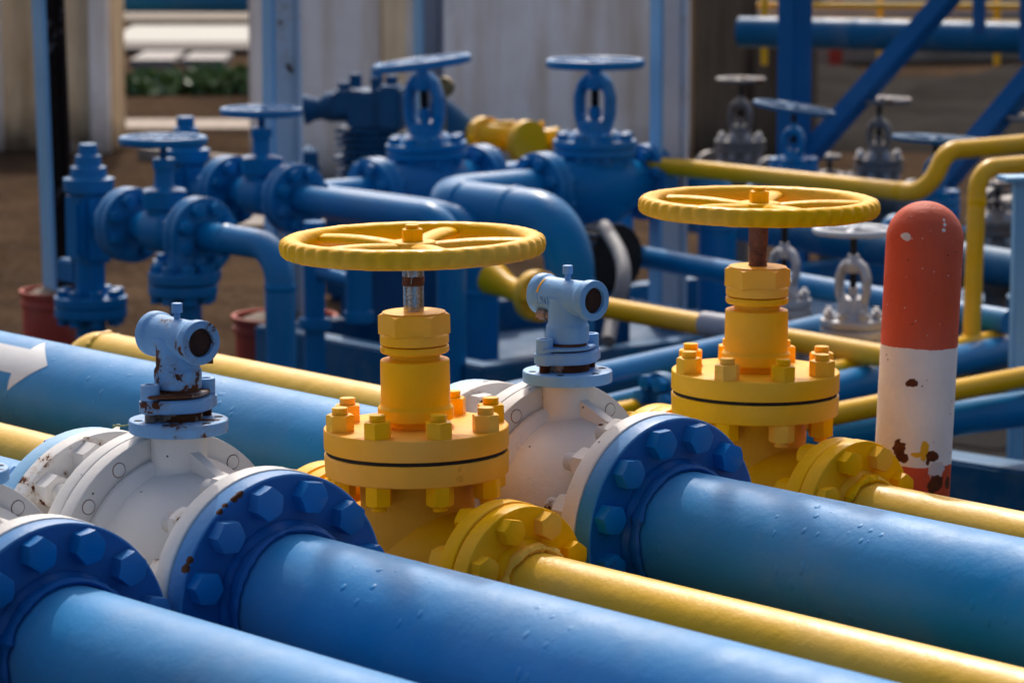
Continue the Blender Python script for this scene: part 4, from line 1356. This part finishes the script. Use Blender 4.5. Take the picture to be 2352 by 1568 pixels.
# box beam low right and pale blue post
a, c_ = Wz(2160, 1040, .16), Wz(2420, 1080, .16)
o = thing('box_beam', 'low blue box beam on the ground right of the bollard', 'beam', a, math.degrees(atan2((c_ - a).y, (c_ - a).x)))
b = MB(); b.box((.45, 0, -.06), (1.3, .12, .12)); b.build('beam', M['skid_blue'], o, bevel=.008)
for x in (-.1, 1.0):
    b = MB(); b.box((x, 0, -.138), (.10, .16, .036)); b.build('foot', M['skid_blue'], o, bevel=.004)
p = W(2335, 900, 8.6)
o = thing('support_post', 'light blue support post with a cap plate at the right edge', 'post', (p.x, p.y, 0), 12)
zt = W(2335, 408, 8.6).z
b = MB(); b.box((0, 0, zt / 2), (.036, .036, zt)); b.build('post', M['light_blue_clean'], o, bevel=.004)
b = MB(); b.box((0, 0, zt + .006), (.10, .08, .012)); b.build('cap_plate', M['light_blue_clean'], o, bevel=.002)
# grey pipe tee
p = W(1640, 745, 8.9)
o = thing('pipe_tee', 'light grey pipe tee left of the rear yellow valve bonnet', 'pipe', p, ANG + 12)
b = MB(); b.sweep([(-.035, 0, .0), (.12, 0, -.005)], .031, 28); b.build('run', M['grey'], o)
b = MB(); b.sweep([(.035, 0, 0), (.035, 0, -p.z)], .022, 24); b.build('leg', M['grey'], o)
# hose and belt guard
pts = [W(1388, 520, 10.2), W(1425, 585, 10.0), W(1432, 650, 9.9), W(1410, 720, 9.9), W(1395, 790, 9.8)]
o = thing('hose', 'grey flexible hose hanging behind the thickest blue elbow', 'hose', pts[0], 0)
q = [p - pts[0] for p in pts]
fine = []
for i in range(len(q) - 1):
    p0, p1, p2, p3 = q[max(i - 1, 0)], q[i], q[i + 1], q[min(i + 2, len(q) - 1)]
    for j in range(8):
        u = j / 8; fine.append(.5 * ((2 * p1) + (p2 - p0) * u + (2 * p0 - 5 * p1 + 4 * p2 - p3) * u * u + (3 * p1 - p0 - 3 * p2 + p3) * u ** 3))
b = MB(); b.sweep(fine, .021, 20); b.build('tube', M['hose'], o)
p = W(1392, 590, 10.3)
o = thing('belt_guard', 'dark mesh belt guard behind the thickest blue elbow', 'guard', (p.x, p.y, 0), ANG)
b = MB(); b.cyl(.10, -.05, .05, 40, T(0, 0, p.z) @ AX)
b.build('drum', M['gasket'], o)
b = MB()
for i in range(24):
    a = 2 * pi * i / 24
    b.box((0, .102 * cos(a), p.z + .102 * sin(a)), (.10, .004, .004))
b.build('bars', M['bg_dark_blue'], o)
b = MB(); b.box((0, 0, (p.z - .1) / 2), (.08, .12, p.z - .1)); b.build('stand', M['bg_dark_blue'], o)

# ------------------------------------------------------------------ silver and blue valves on the right
SV = M['silver']; DS = M['dull_silver']
def tall_valve(label, px, yw, ybase, d, wr, mat, wm, key, ymat=None, br=.10, tilt=0, yw_=.035, name='gate_valve', low=.25, ybon=None):
    zb_w = W(px, ybase, d)          # bonnet flange height
    p = Vector((zb_w.x, zb_w.y, zb_w.z))
    o = thing(name, label, 'valve', p, ANG)
    zw = W(px, yw, d).z - p.z
    b = MB(); b.cyl(br, -.024, -.001, 48, b=.003); b.cyl(br, .001, .024, 48, b=.003); b.lathe([(br * .7, .022), (br * .45, .045, .01), (yw_ * .9, .055)], 36)
    f = b.build('bonnet_flange', mat, o); ring_bolts(f, key, 8, br * .80, .024, face=1, axis='z'); ring_bolts(f, key, 8, br * .80, -.024, face=-1, axis='z')
    b = MB(); b.lathe([(br * .75, -.02), (br * .8, -.06, .02), (br * .85, -.12, .03), (br * .6, -.2, .03), (0, -.21)], 44)
    b.sweep([(-.17, 0, -.12), (-.12, 0, -.12), (0, 0, -.12), (.12, 0, -.12), (.17, 0, -.12)], [.05, .052, .07, .052, .05], 32); b.build('body', mat, o)
    for sx in (-1, 1):
        f = MB(); flange_lathe(f, br * .95, min(sx * .15, sx * .175), max(sx * .15, sx * .175), T(0, 0, -.12) @ AX); f.build('flange', mat, o)
    b = MB(); b.sweep([(0, 0, -.19), (0, 0, -p.z)], .035, 24); b.build('leg', mat, o)
    zt = W(px, ybon, d).z - p.z if ybon else zw - .05
    yoke_parts(o, ymat or mat, .045, zt, yw_, .024, rz=25)
    b = MB(); b.cyl(.009, .05, zw - .003, 14); b.build('stem', M['gasket'], o)
    handwheel(o, wr, zw, wm, tube=(.008, .008), spokes=5, scallops=1, amp=0, a0=.3, hub_r=.016, dish=.002, tiltx=tilt)
    return o
tall_valve('dull silver valve in front of the brown wall, farthest back', 1700, 182, 335, 13.2, .094, DS, DS, 'bg_bolt_silver', br=.095, yw_=.045, ybon=228)
tall_valve('blue valve with a tilted blue wheel in front of the blue column', 1822, 247, 395, 11.2, .133, GB, M['skid_blue'], 'bg_bolt', br=.08, tilt=(radians(-6), radians(6)), ybon=290)
tall_valve('dull silver valve between the two blue wheels at upper right', 2018, 229, 378, 12.0, .110, DS, DS, 'bg_bolt_silver', br=.085, yw_=.042, ybon=272)
tall_valve('blue valve whose wheel stands above the S bend of the yellow pipe', 2147, 318, 470, 10.9, .138, GB, M['skid_blue'], 'bg_bolt', br=.08, tilt=(radians(-3), radians(1)), ybon=360)
tall_valve('silver valve with a white wheel just behind the bollard', 1958, 526, 752, 9.0, .107, SV, paint('white_wheel_paint', (.62, .66, .70), rough=.35), 'bg_bolt_silver', br=.083, yw_=.045, ybon=592)
tall_valve('silver valve mostly hidden behind the bonnet of the rear yellow valve', 1800, 470, 705, 9.5, .085, SV, DS, 'bg_bolt_silver', br=.075, yw_=.042, ybon=565)
tall_valve('dull silver valve cut off by the right edge of the frame', 2372, 270, 410, 11.6, .095, DS, DS, 'bg_bolt_silver', br=.085, yw_=.042, ybon=315)
tall_valve('dull silver valve behind the yellow riser at right', 2290, 420, 520, 10.6, .05, DS, DS, 'bg_bolt_silver', br=.095, yw_=.03)
tall_valve('dull silver valve low behind the S bend, under the brace', 1905, 360, 430, 12.0, .04, DS, DS, 'bg_bolt_silver', br=.10, yw_=.03)

# ------------------------------------------------------------------ blue steel frame, big header, yellow guardrail
BF = paint('frame_blue_paint', (.002, .11, .30), rough=.5)
o = thing('pipe_rack', 'blue steel pipe rack at upper right with a square column and diagonal braces', 'rack', (W(1822, 390, 11.9).x, W(1822, 390, 11.9).y, 0), 42)
b = MB(); b.box((0, 0, 1.5), (.092, .080, 3.0)); b.build('column', BF, o, bevel=.004)
O = o.matrix_world.inverted()
def bar(px0, py0, d0, px1, py1, d1, w, nm):
    a, c_ = O @ W(px0, py0, d0), O @ W(px1, py1, d1)
    d = (c_ - a); a = a - d * .12; c_ = c_ + d * .12
    b = MB(); b.sweep([tuple(a), tuple(c_)], w, 4, bin=(O.to_3x3() @ Vector((0, 1, .2)))); b.build(nm, BF, o, bevel=.003)
bar(2172, 0, 11.9, 1858, 355, 11.9, .046, 'brace')
bar(2420, 118, 11.6, 2190, 390, 11.6, .050, 'brace')
bar(2249, -60, 12.6, 2249, 62, 12.6, .026, 'strut')
bar(2366, -60, 12.4, 2366, 120, 12.4, .040, 'strut')
p0, p1 = W(1700, 74, 14.2), W(2480, 92, 13.6)
straight_pipe('header_pipe', 'big blue header pipe crossing behind the braces at upper right', p0, p1, .062, M['skid_blue'], 'pipe', rings=(.35, .7))
o = thing('guardrail', 'yellow guardrail with grey kick plate above the blue header pipe', 'railing', W(1690, 20, 15.2), 0)
O = o.matrix_world.inverted()
for (y0, y1, r, nm) in ((12, 16, .013, 'rail'), (45, 55, .011, 'rail'), (-30, -28, .013, 'rail')):
    a, c_ = O @ W(1740, y0, 15.2), O @ W(2460, y1, 14.8)
    b = MB(); b.sweep([tuple(a), tuple(c_)], r, 14); b.build(nm, Ym, o)
a, c_ = O @ W(1740, 30, 15.24), O @ W(2460, 36, 14.84)
b = MB(); d = c_ - a; b.prism([(a.x, a.z - .02), (c_.x, c_.z - .02), (c_.x, c_.z + .016), (a.x, a.z + .016)], -.004, .004, T(0, a.y + .03, 0) @ RX(radians(90))); b.build('kick_plate', M['grey'], o)
for px in (1756, 2022, 2290):
    a, c_ = O @ W(px, -60, 15.15), O @ W(px, 150, 15.15)
    b = MB(); b.sweep([tuple(a), tuple(c_)], .015, 14); b.build('baluster', Ym, o)
# far tan wall with a red pillar, and the dark earth in front of it
a, c_ = Wz(1700, 150, 0), Wz(2440, 138, 0)
wall('boundary_wall', 'low tan boundary wall far behind the blue header pipe', a, c_, .25, .48, plain('far_tan_wall', (.34, .27, .20), .8, 0, .3, 3))
p = Wz(1914, 152, 0)
o = thing('red_pillar', 'short red pillar in front of the tan boundary wall', 'pillar', p + Vector((0, -.15, 0)), 0)
b = MB(); b.box((0, 0, .25), (.09, .09, .50)); b.box((0, 0, .515), (.12, .12, .03)); b.build('pillar', M['red'], o, bevel=.006)
mb = MB()
vs = []; fs = []
A0 = Wz(1640, 372, 0); nx, ny = 40, 22
for i in range(nx + 1):
    for j in range(ny + 1):
        x = A0.x - .2 + i * .13; y = A0.y + .3 + j * .26
        edge = min(i, nx - i, j, ny - j)
        z = (-.05 if edge == 0 else .05 + .10 * mnoise.noise(Vector((x * 1.3, y * 1.3, 2))) + .05 * mnoise.noise(Vector((x * 5, y * 5, 7))))
        vs.append((x, y, -.05 if edge == 0 else max(z, .015)))
for i in range(nx):
    for j in range(ny):
        q = i * (ny + 1) + j; fs.append((q, q + ny + 1, q + ny + 2, q + 1))
mb.add(vs, fs)
structure('earth_bank', mb, plain('dark_earth', (.011, .008, .006), 1.0, 0, .7, 5, spec=.05))

# ------------------------------------------------------------------ loops added unseen above the frame to throw the dapples on the pipes
ku, kc = .82, .62
def overhead(c_pipe, u_ref, label):
    c1 = 1.0
    P = lambda s_, b_: grid(-(u_ref - s_), c_pipe + c1, Z_AX + b_)
    f = ku / kc * (c1 + .045)
    sl, sr = .385 - f, .567 - f
    sm, hw = (sl + sr) / 2, (sr - sl) / 2
    b0 = .0955 + (c1 + .008) / kc
    pts = [P(sm - hw * cos(radians(a)), b0 + .12 - .137 * sin(radians(a))) for a in range(0, 361, 12)]
    base = P(sm, b0)
    o = thing('overhead_shade_loop', label, 'cable', base, 0)
    b = MB(); b.sweep([p - base for p in pts], .0175, 14); b.build('loop', M['gasket'], o)
    q = [P(sl - .28, b0 + .02), P(sl - .05, b0 - .022), P(sm, b0 - .030), P(sr + .06, b0 - .028), P(sr + .17, b0 - .01)]
    b = MB(); b.sweep([p - base for p in q], .016, 14); b.build('span', M['gasket'], o)
    b = MB(); b.sweep([P(sm, b0 + .25) - base, P(sm, b0 + 3.2) - base], .0015, 8); b.build('suspension_wire', M['gasket'], o)
overhead(C_B, U0, 'dark loop added unseen overhead to shade the second blue pipe')
overhead(C_C, U0 + .045, 'dark loop added unseen overhead to shade the blue pipe with paint runs')
